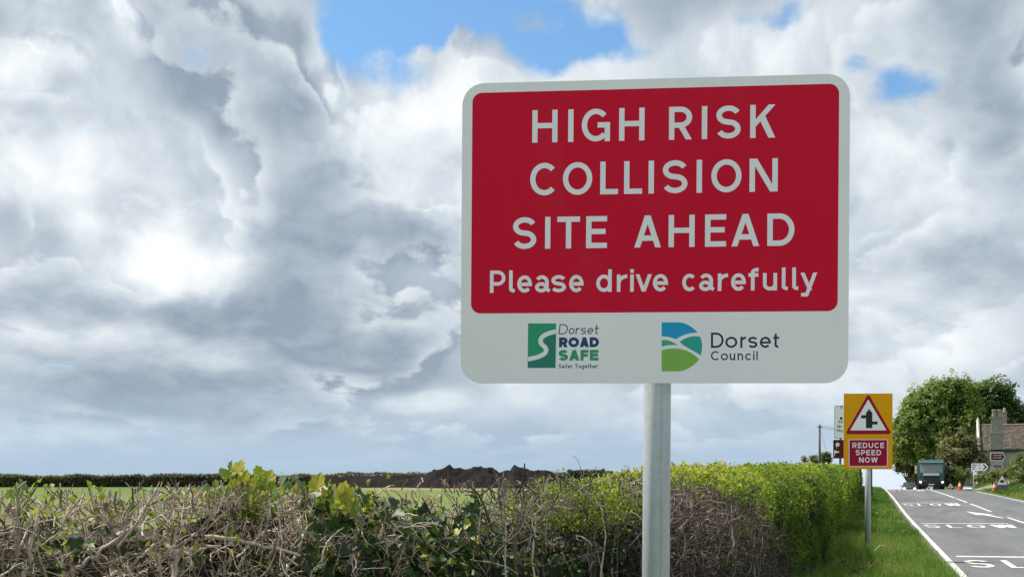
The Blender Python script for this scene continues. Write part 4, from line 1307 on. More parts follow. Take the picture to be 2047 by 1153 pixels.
for s in (-1, 1):
    MB().add([(s * .835, 1.5, 1.03), (s * .835, 3.6, 1.05), (s * .66, 3.1, 1.41), (s * .66, 1.95, 1.41)], [(0, 1, 2, 3)]).build('side_window', M_GLASS, cab, loc=(s * .012, 0, .012))
    MB().lathe([(.13, 0), (.15, .04), (.10, .10)], 14, (s * .60, -.03, .68), 'y').build('headlight', M_LAMP, car)
    MB().box((s * .98, 1.45, 1.02), (.18, .10, .13)).build('mirror', M_CAR, car, bevel=.03)
    for yy in (.78, 3.3):
        wheel_at(car, s * .80, yy, .32, .32, .2)
MB().box((0, -.03, .55), (.9, .06, .12)).build('grille', M_DKPL, car)
MB().box((0, -.05, .42), (.52, .02, .11)).build('number_plate', M_PLATE, car)

# ------------------------------------------------------------------ stone house
HD = 112.0
K = HD / FPX
hx, hy = P(1957, HYP, HD)[:2]
hzg = float(ground_z(*w2uv((hx, hy))))
hs = thing('stone_house', 'stone house with brown tiled roof and tall chimneys behind the bushes', 'house', (hx, hy, hzg), math.radians(-23))
hX = lambda x: (x - 1957) * K
hZ = lambda y: EYE - (y - HYP) * K - hzg
ZE, ZR = hZ(900), hZ(851)
LEN, DEP = 11.0, 6.4
M_STONE, t, b, out = new_mat('rubble_stone')
co = t.new('ShaderNodeTexCoord').outputs['Object']
vo = t.new('ShaderNodeTexVoronoi')
t.put(vo.inputs['Vector'], t.v('MULTIPLY', co, (2.2, 2.2, 4.0)))
cc = t.ramp(t.sep(vo.outputs['Color'])[0], [(0, (.20, .18, .145)), (.5, (.29, .265, .22)), (1, (.38, .35, .30))])
t.put(b.inputs['Base Color'], t.mix(t.m('MULTIPLY', t.ss(t.noise(co, 1.2, 5, .6), .45, .75), .5), cc, (.20, .20, .17)))
b.inputs['Roughness'].default_value = .9
M_RENDER = plain('pale_render', (.36, .37, .35), .9, var=.12, scale=1.5, dirt=.35, dirtcol=(.2, .2, .18))
M_COPING = plain('pale_coping', (.66, .64, .58), .8, var=.12, dirt=.3)
hw = DEP / 2
MB().box((LEN / 2, 0, ZE / 2), (LEN, DEP, ZE)).add([(0.0, -hw, ZE), (0.0, hw, ZE), (0.0, 0, ZR - .05)], [(0, 2, 1)]).add([(LEN, -hw, ZE), (LEN, hw, ZE), (LEN, 0, ZR - .05)], [(0, 1, 2)]).build('wall', M_RENDER, hs)
roof_m, t, b, out = new_mat('clay_tiles')
co = t.new('ShaderNodeTexCoord').outputs['Object']
at = t.new('ShaderNodeAttribute', attribute_name='rnd').outputs['Fac']
moss = t.ss(t.noise(co, 1.6, 6, .65), .45, .72)
cc = t.ramp(t.m('ADD', at, t.m('MULTIPLY', t.m('SUBTRACT', t.noise(co, 5, 4, .6), .5), .8)), [(0, (.065, .050, .042)), (.5, (.105, .080, .066)), (1, (.17, .135, .112))])
t.put(b.inputs['Base Color'], t.mix(t.m('MULTIPLY', moss, .55), cc, (.12, .11, .085)))
b.inputs['Roughness'].default_value = .9
nrow, ncol = 18, 36
slope = math.hypot(hw + .25, (ZR - ZE) * (hw + .25) / hw)
V_, F_, A_ = [], [], []
for side in (-1, 1):
    for i in range(nrow):
        f0, f1 = i / nrow, min(1, (i + 1.25) / nrow)
        for j in range(ncol):
            x0, x1 = .12 + (LEN - .24) * j / ncol + (i % 2) * .08, .12 + (LEN - .24) * (j + .95) / ncol + (i % 2) * .08
            lift0, lift1 = .07 + random.random() * .02, .02
            ya, yb = side * (hw + .25) * (1 - f0), side * (hw + .25) * (1 - f1)
            sl = (ZR - ZE) / hw
            za, zb = ZR - abs(ya) * sl, ZR - abs(yb) * sl
            n = len(V_)
            V_ += [(x0, ya, za + lift0), (x1, ya, za + lift0), (x1, yb, zb + lift1), (x0, yb, zb + lift1), (x0, ya, za + .0), (x1, ya, za + .0)]
            F_ += [(n, n + 1, n + 2, n + 3), (n + 4, n + 5, n + 1, n)]
            A_ += [random.random()] * 6
roof = obj('roof', fast_mesh('roof', np.array(V_), np.array(F_), np.array(A_)), roof_m, hs)
roof['kind'] = 'stuff'
MB().tube([(0, 0, ZR + .05), (LEN, 0, ZR + .05)], .13, 8).build('ridge', plain('ridge_tile', (.20, .16, .13), .9, var=.25), roof)
for side in (-1, 1):
    MB().box((LEN / 2, side * (hw + .27), ZE - .14), (LEN, .12, .12)).build('gutter', M_DKPL, hs)
for xg in (-.12, LEN + .12):
    gp = MB()
    gp.prism_x([(-hw - .2, 0), (hw + .2, 0), (hw + .2, ZE + .25), (0, ZR + .32), (-hw - .2, ZE + .25)], xg - .12, xg + .12)
    gb = gp.build('gable', M_STONE, hs)
    for side in (-1, 1):
        MB().tube([(xg, side * (hw + .42), ZE - .08), (xg, side * (hw + .42), ZE + .22), (xg, 0, ZR + .48)], .14, 4).build('coping', M_COPING, gb)
    MB().lathe([(.20, ZR + .45), (.12, ZR + .70), (.02, ZR + .95)], 8, (xg, 0, 0)).build('finial', M_COPING, gb)
def chimney(x, y, wid, dep, z0, z1, zmid, pots, par):
    st = MB().box((x, y, (z0 + zmid) / 2), (wid * 1.0, dep, zmid - z0)).build('chimney', M_STONE, par)
    MB().box((x, y, zmid + .05), (wid * 1.14, dep * 1.14, .16)).build('string_course', M_STONE, st)
    MB().box((x, y, (zmid + z1) / 2 + .06), (wid * .86, dep * .86, z1 - zmid)).build('shaft', M_STONE, st)
    MB().box((x, y, z1 + .10), (wid * 1.08, dep * 1.08, .16)).build('cap', M_STONE, st)
    for px_ in pots:
        MB().lathe([(.24, z1 + .18), (.26, z1 + .30), (.20, z1 + .8), (.25, z1 + .86), (.25, z1 + .95)], 12, (px_, y, 0)).build('chimney_pot', M_STONE, st, smooth=True)
chimney(hX(1986), -hw - .32, 1.30, .62, hZ(900), hZ(840), hZ(870), (hX(1981.5), hX(1990.5)), hs)
MB().box((hX(1986), -hw - .30, hZ(900) / 2 - .1), (1.36, .60, hZ(900) - .2)).build('chimney_breast', M_RENDER, hs)
c2 = MB().box((hX(2003), .3, (hZ(852) + hZ(826)) / 2 - .6), (.46, .46, hZ(826) - hZ(852) + 1.2)).build('chimney', M_STONE, hs)
MB().box((hX(2003), .3, hZ(826) + .05), (.56, .56, .14)).build('cap', M_STONE, c2)
MB().lathe([(.20, hZ(825)), (.13, hZ(817)), (.10, hZ(815.5))], 8, (hX(2003), .3, 0)).build('chimney_pot', M_STONE, c2)
M_WFRAME = plain('window_white', (.75, .75, .72), .5, var=.05)
for (wx, wz0, wz1, ww) in ((hX(2018), 921, 934, .85), (hX(2043), 906, 918, .95), (hX(2085), 906, 918, .95), (hX(2085), 925, 940, .95)):
    zz0, zz1 = hZ(wz1), hZ(wz0)
    wn = MB().box((wx, -hw - .005, (zz0 + zz1) / 2), (ww, .06, zz1 - zz0)).build('window', M_GLASS, hs)
    for s in (-1, 0, 1):
        MB().box((wx + s * ww / 2, -hw - .03, (zz0 + zz1) / 2), (.14, .08, zz1 - zz0 + .1)).build('frame', M_WFRAME, wn)
    MB().box((wx, -hw - .07, zz0 - .08), (ww + .25, .14, .08)).build('sill', M_COPING, wn)
dr = MB().box((hX(2062), -hw - .01, .95), (.95, .08, 1.9)).build('door', plain('door_green', (.03, .07, .05), .5), hs)
MB().box((hX(2062) + .33, -hw - .07, .95), (.05, .05, .12)).build('handle', M_CHROME, dr)

# ------------------------------------------------------------------ trees and bushes
BARK = twigmat('bark', [(0, (.05, .04, .03)), (.5, (.10, .085, .065)), (1, (.17, .15, .12))], .9, 8)
def leafy(name, label, cat, base, lobes, n_spray, leaf, stops, trunk, trunk_h, group=None, per=7, droop=.5, inner=.72, lmat=None, limb_n=9, aspect=1.0, tmpl=DIAMOND):
    """tree or bush: trunk and limbs, and a crown of leaf sprays hung over uneven lobes (centres and radii in metres above the base)"""
    root = thing(name, label, cat, base, 0, group)
    lines = []
    lob = np.array([l[:3] for l in lobes], float)
    rad = np.array([l[3:6] for l in lobes], float)
    top = lob[:, 2].max()
    tp = np.array([(0, 0, -.3), (.02 * trunk_h, .01, trunk_h * .4), (-.02 * trunk_h, .03, trunk_h * .75), (.03 * trunk_h, 0, trunk_h)])
    lines.append((tp, np.array([trunk * 1.35, trunk, trunk * .85, trunk * .7]), .4))
    for i in range(limb_n):
        c_ = lob[i % len(lob)] + np.clip(RNG.normal(size=3), -1, 1) * rad[i % len(lob)] * .3
        st = tp[2] + (tp[3] - tp[2]) * RNG.random()
        mid = st * .5 + c_ * .5 + np.array([0, 0, -.06 * top]) + RNG.normal(size=3) * .03 * top
        pts = np.array([st, st * .7 + mid * .3, mid, mid * .4 + c_ * .6, c_])
        lines.append((pts, trunk * np.array([.55, .48, .36, .24, .10]), RNG.random()))
        for q in range(3):
            e_ = c_ + rand_unit(1)[0] * rad[i % len(lob)] * .45
            lines.append((np.array([mid * .4 + c_ * .6, (c_ + e_) / 2 + RNG.normal(size=3) * .03 * top, e_]), trunk * np.array([.2, .13, .05]), RNG.random()))
    obj('trunk', tubes_mesh('trunk', lines, 7), BARK, root)
    w_ = (rad[:, 0] * rad[:, 2])
    pick = RNG.choice(len(lob), n_spray, p=w_ / w_.sum())
    d = rand_unit(n_spray)
    d[:, 2] = np.where(d[:, 2] < -.6, -d[:, 2] * .6, d[:, 2])
    r_ = inner + (1 - inner) * RNG.random(n_spray) ** .6
    c_ = lob[pick] + d * rad[pick] * r_[:, None]
    lump = fbm(c_, 1.6 / max(leaf * 4, .2), 2)
    c_ += d * ((lump - .5) * leaf * 7.5)[:, None]
    keep = fbm(c_ + 31.7, 1.0 / max(leaf * 4.5, .3), 2) > .37
    c_, d, lump = c_[keep], d[keep], lump[keep]
    n = len(c_)
    C = np.repeat(c_, per, axis=0) + RNG.normal(size=(n * per, 3)) * leaf * .55
    nm = np.repeat(d, per, axis=0) + rand_unit(n * per) * .75 + np.array([0, 0, .5])
    sp_ = RNG.random(n * per) * 2 * math.pi
    spray_tone = np.repeat(RNG.random(n) * .40 + (lump - .5) * 1.3 + .14, per)
    rnd = np.clip(spray_tone + RNG.random(n * per) * .40, 0, 1)
    sz = leaf * (.65 + .7 * RNG.random(n * per))
    obj('crown', scatter('crown', C, nm, sp_, sz, tmpl, rnd, aspect), lmat or leafmat(name + '_leaf', stops, .30), root)
    return root
CHEST = leafmat('broad_leaf', [(0, (.040, .085, .013)), (.35, (.09, .165, .024)), (.7, (.17, .24, .048)), (1, (.28, .31, .10))], .50)
DKLEAF = leafmat('dark_leaf', [(0, (.022, .050, .010)), (.4, (.046, .09, .015)), (.75, (.085, .135, .026)), (1, (.13, .17, .045))], .38)
OLIVE = leafmat('olive_leaf', [(0, (.04, .055, .014)), (.4, (.09, .10, .026)), (.75, (.155, .15, .05)), (1, (.24, .20, .10))], .28)
BRUSH = leafmat('brush_leaf', [(0, (.03, .05, .012)), (.4, (.07, .105, .02)), (.75, (.13, .165, .035)), (1, (.20, .20, .08))], .3)
def at(px, d):
    x, y = P(px, HYP, d)[:2]
    return (x, y, float(ground_z(*w2uv((x, y)))) - .05)
def px_lobes(px0, d, base, lst):
    K = d / FPX
    return [((x - px0) * K, dy, EYE - (y - HYP) * K - base[2], rx * K, ry, rz * K) for (x, y, rx, rz, dy, ry) in lst]
b0 = at(1872, 125)
leafy('chestnut_tree', 'large bright green broadleaf tree behind the lorry, left of two', 'tree', b0,
      px_lobes(1872, 125, b0, [(1893, 790, 45, 46, 0, 3.2), (1850, 812, 46, 42, -.6, 3.0), (1822, 850, 38, 42, -1, 2.6), (1815, 895, 32, 38, -1, 2.4), (1870, 860, 50, 52, -1.6, 3.0), (1910, 850, 40, 55, -1.2, 3.0), (1860, 905, 44, 36, -1.8, 2.4), (1925, 800, 34, 40, .5, 2.6), (1800, 880, 20, 40, -.4, 1.8)]),
      5200, .36, None, .42, 5.5, 'large trees behind the house', lmat=CHEST, per=7, limb_n=14, aspect=1.1)
b0 = at(1990, 128)
leafy('broadleaf_tree', 'dark green rounded tree rising behind the house chimneys, right of two', 'tree', b0,
      px_lobes(1990, 128, b0, [(1983, 795, 42, 40, 0, 3), (2005, 830, 36, 40, .3, 2.6), (1960, 830, 34, 44, -.3, 2.8), (2025, 862, 30, 36, .6, 2.4), (1995, 850, 44, 44, 0, 3), (2050, 880, 26, 34, .8, 2.2), (1948, 795, 22, 26, 0, 2.0), (2030, 835, 26, 34, .4, 2.4), (2050, 855, 24, 30, .6, 2.2), (1935, 830, 26, 40, 0, 2.2)]),
      5200, .34, None, .38, 5.0, 'large trees behind the house', lmat=DKLEAF, per=7, limb_n=12, aspect=1.1)
b0 = at(1925, 103)
leafy('flowering_bush', 'big olive brown bush between the lorry and the stone house', 'bush', b0,
      px_lobes(1925, 103, b0, [(1905, 905, 26, 30, 0, 1.6), (1930, 895, 24, 30, 0, 1.6), (1938, 925, 26, 24, 0, 1.6), (1900, 940, 20, 22, -.5, 1.2), (1955, 925, 18, 24, .3, 1.3), (1922, 876, 13, 18, 0, 1.0)]),
      2600, .20, None, .16, 1.6, 'bushes by the junction', lmat=OLIVE, per=7)
b0 = at(1905, 99.5)
leafy('low_bush', 'low yellow green bush at roadside right of the lorry', 'bush', b0,
      px_lobes(1905, 99.5, b0, [(1900, 950, 16, 18, 0, .9), (1915, 958, 15, 14, 0, .9), (1928, 952, 14, 16, .3, .9), (1896, 966, 12, 10, 0, .7)]),
      900, .17, None, .07, .5, 'bushes by the junction', lmat=BRUSH, per=7)
b0 = at(1818, 150)
leafy('roadside_bush', 'olive green bush overhanging the road left of the lorry', 'bush', (b0[0], b0[1], b0[2]),
      px_lobes(1818, 150, b0, [(1818, 915, 32, 30, 0, 2.2), (1838, 940, 22, 30, -.4, 2.0), (1792, 915, 16, 18, 0, 1.6), (1828, 955, 16, 16, -.6, 1.6), (1840, 968, 12, 14, -.6, 1.4), (1800, 900, 22, 28, .4, 2.0), (1838, 962, 12, 22, -.4, 1.6), (1808, 935, 20, 14, 0, 1.6)]),
      3800, .28, None, .2, 2.5, 'bushes by the junction', lmat=OLIVE, per=7, inner=.45)
# small trees beyond the hedge
for (px, d, lst, lab, mt, n_) in (
        (1608, 150, [(1608, 918, 7, 11, 0, .8), (1606, 928, 8, 8, 0, .8)], 'thin pale small tree beyond the hedge, left of the telegraph pole', OLIVE, 60),
        (1626, 150, [(1626, 917, 9, 10, 0, .9), (1630, 926, 11, 8, 0, .9)], 'small sparse bush touching the left side of the telegraph pole', OLIVE, 130),
        (1649, 150, [(1650, 912, 9.5, 10, 0, 1.0), (1648, 922, 8.5, 10, 0, .9), (1655, 920, 6, 8, 0, .8)], 'small dense dark round tree right of the telegraph pole', DKLEAF, 420)):
    b0 = at(px, d)
    leafy('small_tree', lab, 'tree', b0, px_lobes(px, d, b0, lst), n_, .26, None, .07, 1.6, 'small trees beyond the hedge', lmat=mt, per=6, limb_n=5, inner=.4)
# ------------------------------------------------------------------ telegraph pole and its wires
TD = 90.0
b0 = at(1638.5, TD)
K = TD / FPX
tp_ = thing('telegraph_pole', 'slim wooden telegraph pole with wires beyond the hedge', 'pole', b0)
zt = EYE + (HYP - 848) * K - b0[2]
MB().lathe([(.13, -.5), (.11, zt * .5), (.085, zt)], 12).build('shaft', plain('creosoted_wood', (.10, .085, .075), .85, var=.25, scale=3), tp_, smooth=True)
def wire(p0, p1, sag, n=12):
    p0, p1 = Vector(p0), Vector(p1)
    return [p0.lerp(p1, i / n) - Vector((0, 0, sag * 4 * (i / n) * (1 - i / n))) for i in range(n + 1)]
M_WIRE = plain('wire', (.05, .05, .055), .6)
MB().tube(wire((0, 0, zt - .15), (24.6, 22, zt + .6), .6), .014, 5).build('wire', M_WIRE, tp_)
MB().tube(wire((0, 0, zt - .3), (24.6, 22, zt + .35), .6), .014, 5).build('wire', M_WIRE, tp_)
MB().tube([(0.05, 0, zt - .5), (1.9, .8, .3)], .012, 5).build('stay_wire', M_WIRE, tp_)
MB().box((0, -.10, zt - .22), (.5, .07, .07)).build('crossbar', plain('creosoted_wood', (.1, .1, .1)), tp_)
# ------------------------------------------------------------------ far side of the field: hedge, soil bank, soil heaps
def far_hedge(name, label, px0, px1, d, ytop, depth, n, stops_mat, leaf=.22, end_drop=.0):
    K = d / FPX
    x0, x1 = (px0 - CXP) * K, (px1 - CXP) * K
    cx0 = (x0 + x1) / 2
    zb = float(ground_z(*w2uv((cx0, d))))
    H_ = EYE - (ytop - HYP) * K - zb
    r = thing(name, label, 'hedge', (cx0, d, zb))
    L_ = x1 - x0
    MB().box((0, depth * .5, H_ * .42), (L_ - .4, depth * .55, H_ * .84)).build('shaded_core', SHADECORE, r)  # solid box behind the leaves, dark like the shaded inside
    m_ = n
    s = RNG.random(m_)
    X_ = (RNG.random(m_) - .5) * L_
    top = s < .38
    Y_ = np.where(top, RNG.random(m_) * depth, RNG.random(m_) * .35)
    lumps = fbm(np.stack([X_ + cx0, 0 * X_, 0 * X_], 1), .45, 3)
    Ht = H_ * (.94 + .20 * (lumps - .5) * 2 + .10 * (RNG.random(m_) ** 4))
    Z_ = np.where(top, Ht - RNG.random(m_) * .12, RNG.random(m_) ** .8 * Ht)
    Y_ = Y_ - .25 * (fbm(np.stack([X_ + cx0, Z_, 0 * X_], 1), .8, 2) - .5)
    c_ = np.stack([X_, Y_, Z_], 1)
    nm = rand_unit(m_) + np.array([-.3, -.3, .7])
    patch = fbm(np.stack([X_ + cx0, Z_ * 1.5, 0 * X_ + 5], 1), .5, 3)
    obj('foliage', scatter('foliage', c_, nm, RNG.random(m_) * 6.28, leaf * (.6 + .8 * RNG.random(m_)), DIAMOND, np.clip((patch - .5) * 1.6 + .4 + .3 * (RNG.random(m_) - .5), 0, 1)), stops_mat, r)
    return r
SHADECORE = plain('shaded_twig_core', (.035, .028, .022), .95, var=.3, scale=9, bump=.8, bscale=25)  # twig brown taken darker, with the shade inside a hedge in the colour
M_FARH = leafmat('far_hedge_leaf', [(0, (.085, .072, .052)), (.45, (.125, .118, .062)), (.75, (.14, .16, .06)), (1, (.19, .20, .08))], .3)
M_FARG = leafmat('far_green_leaf', [(0, (.03, .05, .014)), (.5, (.055, .085, .02)), (1, (.10, .125, .03))], .2)
far_hedge('field_hedge', 'long dark hedge across the far side of the field, left', -420, 700, 128, 948.5, 1.6, 26000, M_FARH)
far_hedge('field_hedge', 'hedge running behind the dark soil bank and heaps', 690, 1180, 134, 946.0, 1.6, 9000, M_FARH)
far_hedge('trimmed_hedge', 'block of trimmed green hedge right of the soil heaps', 1136, 1209, 118, 941.0, 1.4, 3200, M_FARG, .18)
far_hedge('field_hedge', 'low dark hedge top seen just right of the sign post', 1205, 1560, 136, 943.0, 1.6, 7000, M_FARG)

M_SOIL, t, b, out = new_mat('dark_soil')
co = t.new('ShaderNodeTexCoord').outputs['Object']
n_ = t.noise(co, 2.2, 6, .7)
st = t.noise(t.v('MULTIPLY', co, (3.0, .6, .5)), 1.0, 5, .65)
t.put(b.inputs['Base Color'], t.ramp(t.m('ADD', t.m('MULTIPLY', n_, .55), t.m('MULTIPLY', st, .5)), [(.30, (.011, .0095, .009)), (.55, (.019, .0155, .0145)), (.80, (.034, .0275, .025))]))
b.inputs['Roughness'].default_value = .95
b.inputs['Specular IOR Level'].default_value = .1
bn = t.new('ShaderNodeBump')
bn.inputs['Strength'].default_value = .5
bn.inputs['Distance'].default_value = .15
t.put(bn.inputs['Height'], n_)
t.put(b.inputs['Normal'], bn.outputs[0])
def heap(name, label, prof, d, half, rough=.5):
    """heap of tipped soil: ridge heights along x, both flanks falling at the angle of rest"""
    K = d / FPX
    xs = np.array([(p[0] - CXP) * K for p in prof])
    hs_ = np.array([EYE - (p[1] - HYP) * K for p in prof])
    cx0 = float((xs[0] + xs[-1]) / 2)
    X_ = np.arange(xs[0], xs[-1] + .01, .12)
    Yl = np.arange(-half, half + .01, .16)
    GX, GY = np.meshgrid(X_, Yl, indexing='ij')
    ridge = np.interp(GX, xs, hs_)
    wv = (fbm(np.stack([GX.ravel(), 0 * GX.ravel(), 0 * GX.ravel()], 1), .5, 2).reshape(GX.shape) - .5) * 1.2
    z = ridge - np.maximum(0, np.abs(GY - wv) - .15) * (ridge.max() / half)
    z = z + (fbm(np.stack([GX.ravel(), GY.ravel(), 0 * GX.ravel()], 1), 1.3, 5).reshape(GX.shape) - .5) * rough * 2.0 * np.clip(z + .3, 0, 1)
    z = np.maximum(z, -.06)
    k_ = len(Yl)
    ii_ = (np.arange(len(X_) - 1)[:, None] * k_ + np.arange(k_ - 1)[None, :]).ravel()
    me = fast_mesh(name, np.stack([GX.ravel() - cx0, GY.ravel(), z.ravel()], 1), np.stack([ii_, ii_ + k_, ii_ + k_ + 1, ii_ + 1], 1), None, smooth=False)
    o = obj(name, me, M_SOIL, None, (cx0, d, 0))
    return tag(o, label, 'soil heap')
heap('soil_heap', 'high ridged heap of dark brown soil across the field', [(815, 976), (822, 973), (847, 951), (866, 940), (888, 936.5), (896, 934), (899, 931), (904, 936), (921, 937), (930, 941), (948, 935.5), (976, 933), (988, 937), (1003, 943), (1018, 938), (1024, 929), (1028, 926), (1034, 931), (1042, 935), (1060, 943.5), (1074, 940), (1091, 942), (1112, 949), (1126, 959), (1145, 976)], 120, 4.4)
heap('soil_bank', 'long low bank of dark soil left of the high heap', [(620, 973), (636, 958), (655, 951), (720, 949.5), (800, 949.5), (850, 947.5), (880, 950), (900, 974)], 124, 2.4, .2)

# ------------------------------------------------------------------ roadside hedge
_FU = [-3, 0.5, 1.8, 3.0, 4.0, 6.0, 8, 11, 13, 14.5, 15.6, 17, 18.6, 20, 23, 40, 100]
_FV = [-2.5, -2.1, -1.9, -1.66, -1.52, -1.34, -1.22, -1.10, -1.0, -.82, -.62, -.56, -.70, -.78, -.66, -.60, -.55]
face_v = lambda u: np.interp(u, _FU, _FV)
def hedge_u(px):
    """place along the road where the hedge face is seen at column px"""
    tn = math.tan(PHI - math.atan((px - CXP) / FPX))
    us = np.linspace(.3, 95, 8000)
    g = face_v(us) + us * tn
    return float(us[np.argmax(g > 0)])
_tp = [(-600, 985), (0, 983), (150, 985), (300, 992), (420, 985), (500, 972), (550, 972), (650, 980), (720, 998), (800, 1016), (860, 1040), (900, 1050), (928, 1044), (945, 1005), (975, 965), (1050, 961), (1130, 965), (1280, 962), (1400, 957), (1500, 949), (1600, 942), (1650, 937)]
_TU, _TZ = [], []
for px, yy in _tp:
    uu = hedge_u(px) if px > -500 else -2.0
    dd = uv2w(uu, float(face_v(uu)))[1] if px > -500 else 1.5
    _TU.append(uu)
    _TZ.append(EYE - (yy - HYP) * dd / FPX)
_TU += [23, 30, 40, 60, 95]
_TZ += [1.74, 1.80, 1.86, 2.0, 1.95]
top_z = lambda u: np.interp(u, _TU, _TZ)
HBACK = 1.25
back_d = lambda u: np.interp(u, [4, 5, 8, 10], [.55, .6, .95, 1.25])

def grow(n, u0, u1, zr0, zr1, ln, rad, up=1.0, spread=.6, depth=(0.0, .9), kink=.35, forks=1.6, over=.02, dirn_=None, npt=6, topf=None, skew=False):
    """cut and branching twigs inside the hedge: list of tube lines in world axes"""
    topf = topf or top_z
    lines = []
    stack = []
    for _ in range(n):
        u = RNG.uniform(u0, u1)
        dp_ = RNG.uniform(*depth)
        fv_ = float(face_v(u))
        v = fv_ - dp_
        u = u * (1 + max(0, dp_) / -fv_) if skew else u
        z = float(topf(u)) - RNG.uniform(zr0, zr1)
        d = RNG.normal(size=3) * spread + np.array([0, 0, up])
        if dirn_ is not None: d = d + dirn_
        stack.append((np.array(uv2w(u, v, z)), d / np.linalg.norm(d), RNG.uniform(*ln), RNG.uniform(*rad), RNG.random(), 0))
    while stack:
        p, d, L_, r, tone, gen = stack.pop()
        pts, rr = [p.copy()], [r]
        step = L_ / (npt - 1)
        for i in range(1, npt):
            d = d + RNG.normal(size=3) * kink * .5
            d /= np.linalg.norm(d)
            p = p + d * step
            u = p[0] * SP + p[1] * CP
            if skew: u = u * min(1.0, float(face_v(u)) / min(-.3, p[0] * CP - p[1] * SP))
            if p[2] > float(topf(u)) + over * RNG.uniform(-1.2, 1.6):
                pts.append(p.copy()); rr.append(r * (1 - .3 * i / npt))
                break
            pts.append(p.copy())
            rr.append(r * (1 - .45 * i / (npt - 1)))
        if len(pts) >= 2:
            lines.append((np.array(pts), np.array(rr), tone))
        if gen < 2 and len(pts) > 3:
            for _ in range(RNG.poisson(forks)):
                i = RNG.integers(1, len(pts) - 1)
                dd = d + RNG.normal(size=3) * .75
                stack.append((pts[i], dd / np.linalg.norm(dd), L_ * RNG.uniform(.35, .7), rr[i] * RNG.uniform(.5, .8), min(1, max(0, tone + RNG.normal() * .15)), gen + 1))
    return lines
TAN = twigmat('tan_twig', [(0, (.095, .072, .058)), (.35, (.26, .20, .16)), (.7, (.46, .365, .30)), (1, (.66, .55, .46))], .7, 90)
DARKTWIG = twigmat('dark_twig', [(0, (.05, .04, .034)), (.5, (.105, .084, .07)), (.85, (.20, .165, .135)), (1, (.42, .36, .29))], .7, 90)
BROWNTWIG = twigmat('brown_twig', [(0, (.060, .045, .036)), (.45, (.125, .094, .076)), (.8, (.22, .172, .142)), (1, (.40, .325, .275))], .75, 60)
IVYL = leafmat('ivy_leaf', [(0, (.010, .028, .010)), (.45, (.022, .055, .016)), (.72, (.05, .095, .022)), (.88, (.17, .20, .035)), (1, (.40, .36, .07))], .18, .5, .35)
YOUNG = leafmat('young_leaf', [(0, (.10, .14, .02)), (.5, (.20, .24, .03)), (1, (.36, .36, .05))], .42, .5, .3)
LIME = leafmat('lime_leaf', [(0, (.065, .115, .014)), (.35, (.14, .20, .022)), (.7, (.24, .29, .032)), (1, (.37, .36, .06))], .40, .5, .3)
HEDGE = leafmat('hedge_leaf', [(0, (.038, .075, .011)), (.3, (.10, .165, .02)), (.6, (.19, .255, .032)), (.85, (.31, .345, .048)), (1, (.38, .32, .11))], .46, .5, .3)

def leaf_cloud(parent, name, n, u0, u1, zr0, zr1, depth, size, tmpl, mat, tone, lean=(0, 0, .4), cluster=0, topf=None, clip=None, skew=False):
    topf = topf or top_z
    m_ = max(1, n // (cluster or 1))
    u = RNG.uniform(u0, u1, m_)
    dp_ = RNG.uniform(depth[0], depth[1], m_)
    v = face_v(u) - dp_
    z = topf(u) - RNG.uniform(zr0, zr1, m_)
    if skew: u = u * (1 + np.maximum(0, dp_) / -face_v(u))
    if cluster:
        sc_ = np.mean(size) * 1.4
        u, v, z = [np.repeat(q, cluster) for q in (u, v, z)]
        u = u + RNG.normal(size=len(u)) * sc_
        v = v + RNG.normal(size=len(u)) * sc_
        z = z + RNG.normal(size=len(u)) * sc_
    if clip is not None:
        k_ = clip(u, v, z)
        u, v, z = u[k_], v[k_], z[k_]
    n_ = len(u)
    c_ = np.stack([u * SP + v * CP, u * CP - v * SP, z], 1)
    nm = rand_unit(n_) * 1.0 + np.array(lean) + np.array([CP, -SP, 0]) * .45
    rnd = np.clip(RNG.normal(tone[0], tone[1], n_), 0, 1)
    o = obj(name, scatter(name, c_, nm, RNG.random(n_) * 6.28, RNG.uniform(size[0], size[1], n_), tmpl, rnd), mat, parent)
    o['kind'] = 'stuff'
    return o
def core(parent, u0, u1, drop, inset, back=None, n=40, low=.0):
    """solid filling of the hedge, coloured dark for the shade among its twigs"""
    us = np.linspace(u0, u1, n)
    mb_ = MB()
    prof_n = 8
    for u in us:
        fv = float(face_v(u)) - inset
        zt_ = float(top_z(u)) - drop
        zb_ = float(ground_z(u, fv)) - .1
        bv = fv - ((back or float(back_d(u))) - inset)
        wob_ = .05 * math.sin(u * 5.1) + .04 * math.sin(u * 11.3 + 1)
        for (v, z) in ((fv + .02, zb_), (fv + wob_, zb_ * .5 + zt_ * .5), (fv - .03 + wob_, zt_ - .16), (fv - .10, zt_ + wob_), (bv + .10, zt_ - wob_), (bv, zt_ - .16), (bv, zb_)):
            mb_.v.append(tuple(uv2w(u, v, z)))
    k_ = 7
    for i in range(len(us) - 1):
        for j in range(k_):
            mb_.f.append((i * k_ + j, (i + 1) * k_ + j, (i + 1) * k_ + (j + 1) % k_, i * k_ + (j + 1) % k_))
    mb_.f += [tuple(range(k_)), tuple(range((len(us) - 1) * k_ + k_ - 1, (len(us) - 1) * k_ - 1, -1))]
    mb_.mi = [0] * len(mb_.f)
    o = mb_.build('shaded_core', SHADECORE, parent)
    o['kind'] = 'stuff'
    return o
def hedge_thing(name, label, cat='hedge'):
    return thing(name, label, cat, (0, 0, 0), 0, 'hedge along the verge')
uA, uB, uC, uD = hedge_u(700), hedge_u(925), hedge_u(1290), 13.6

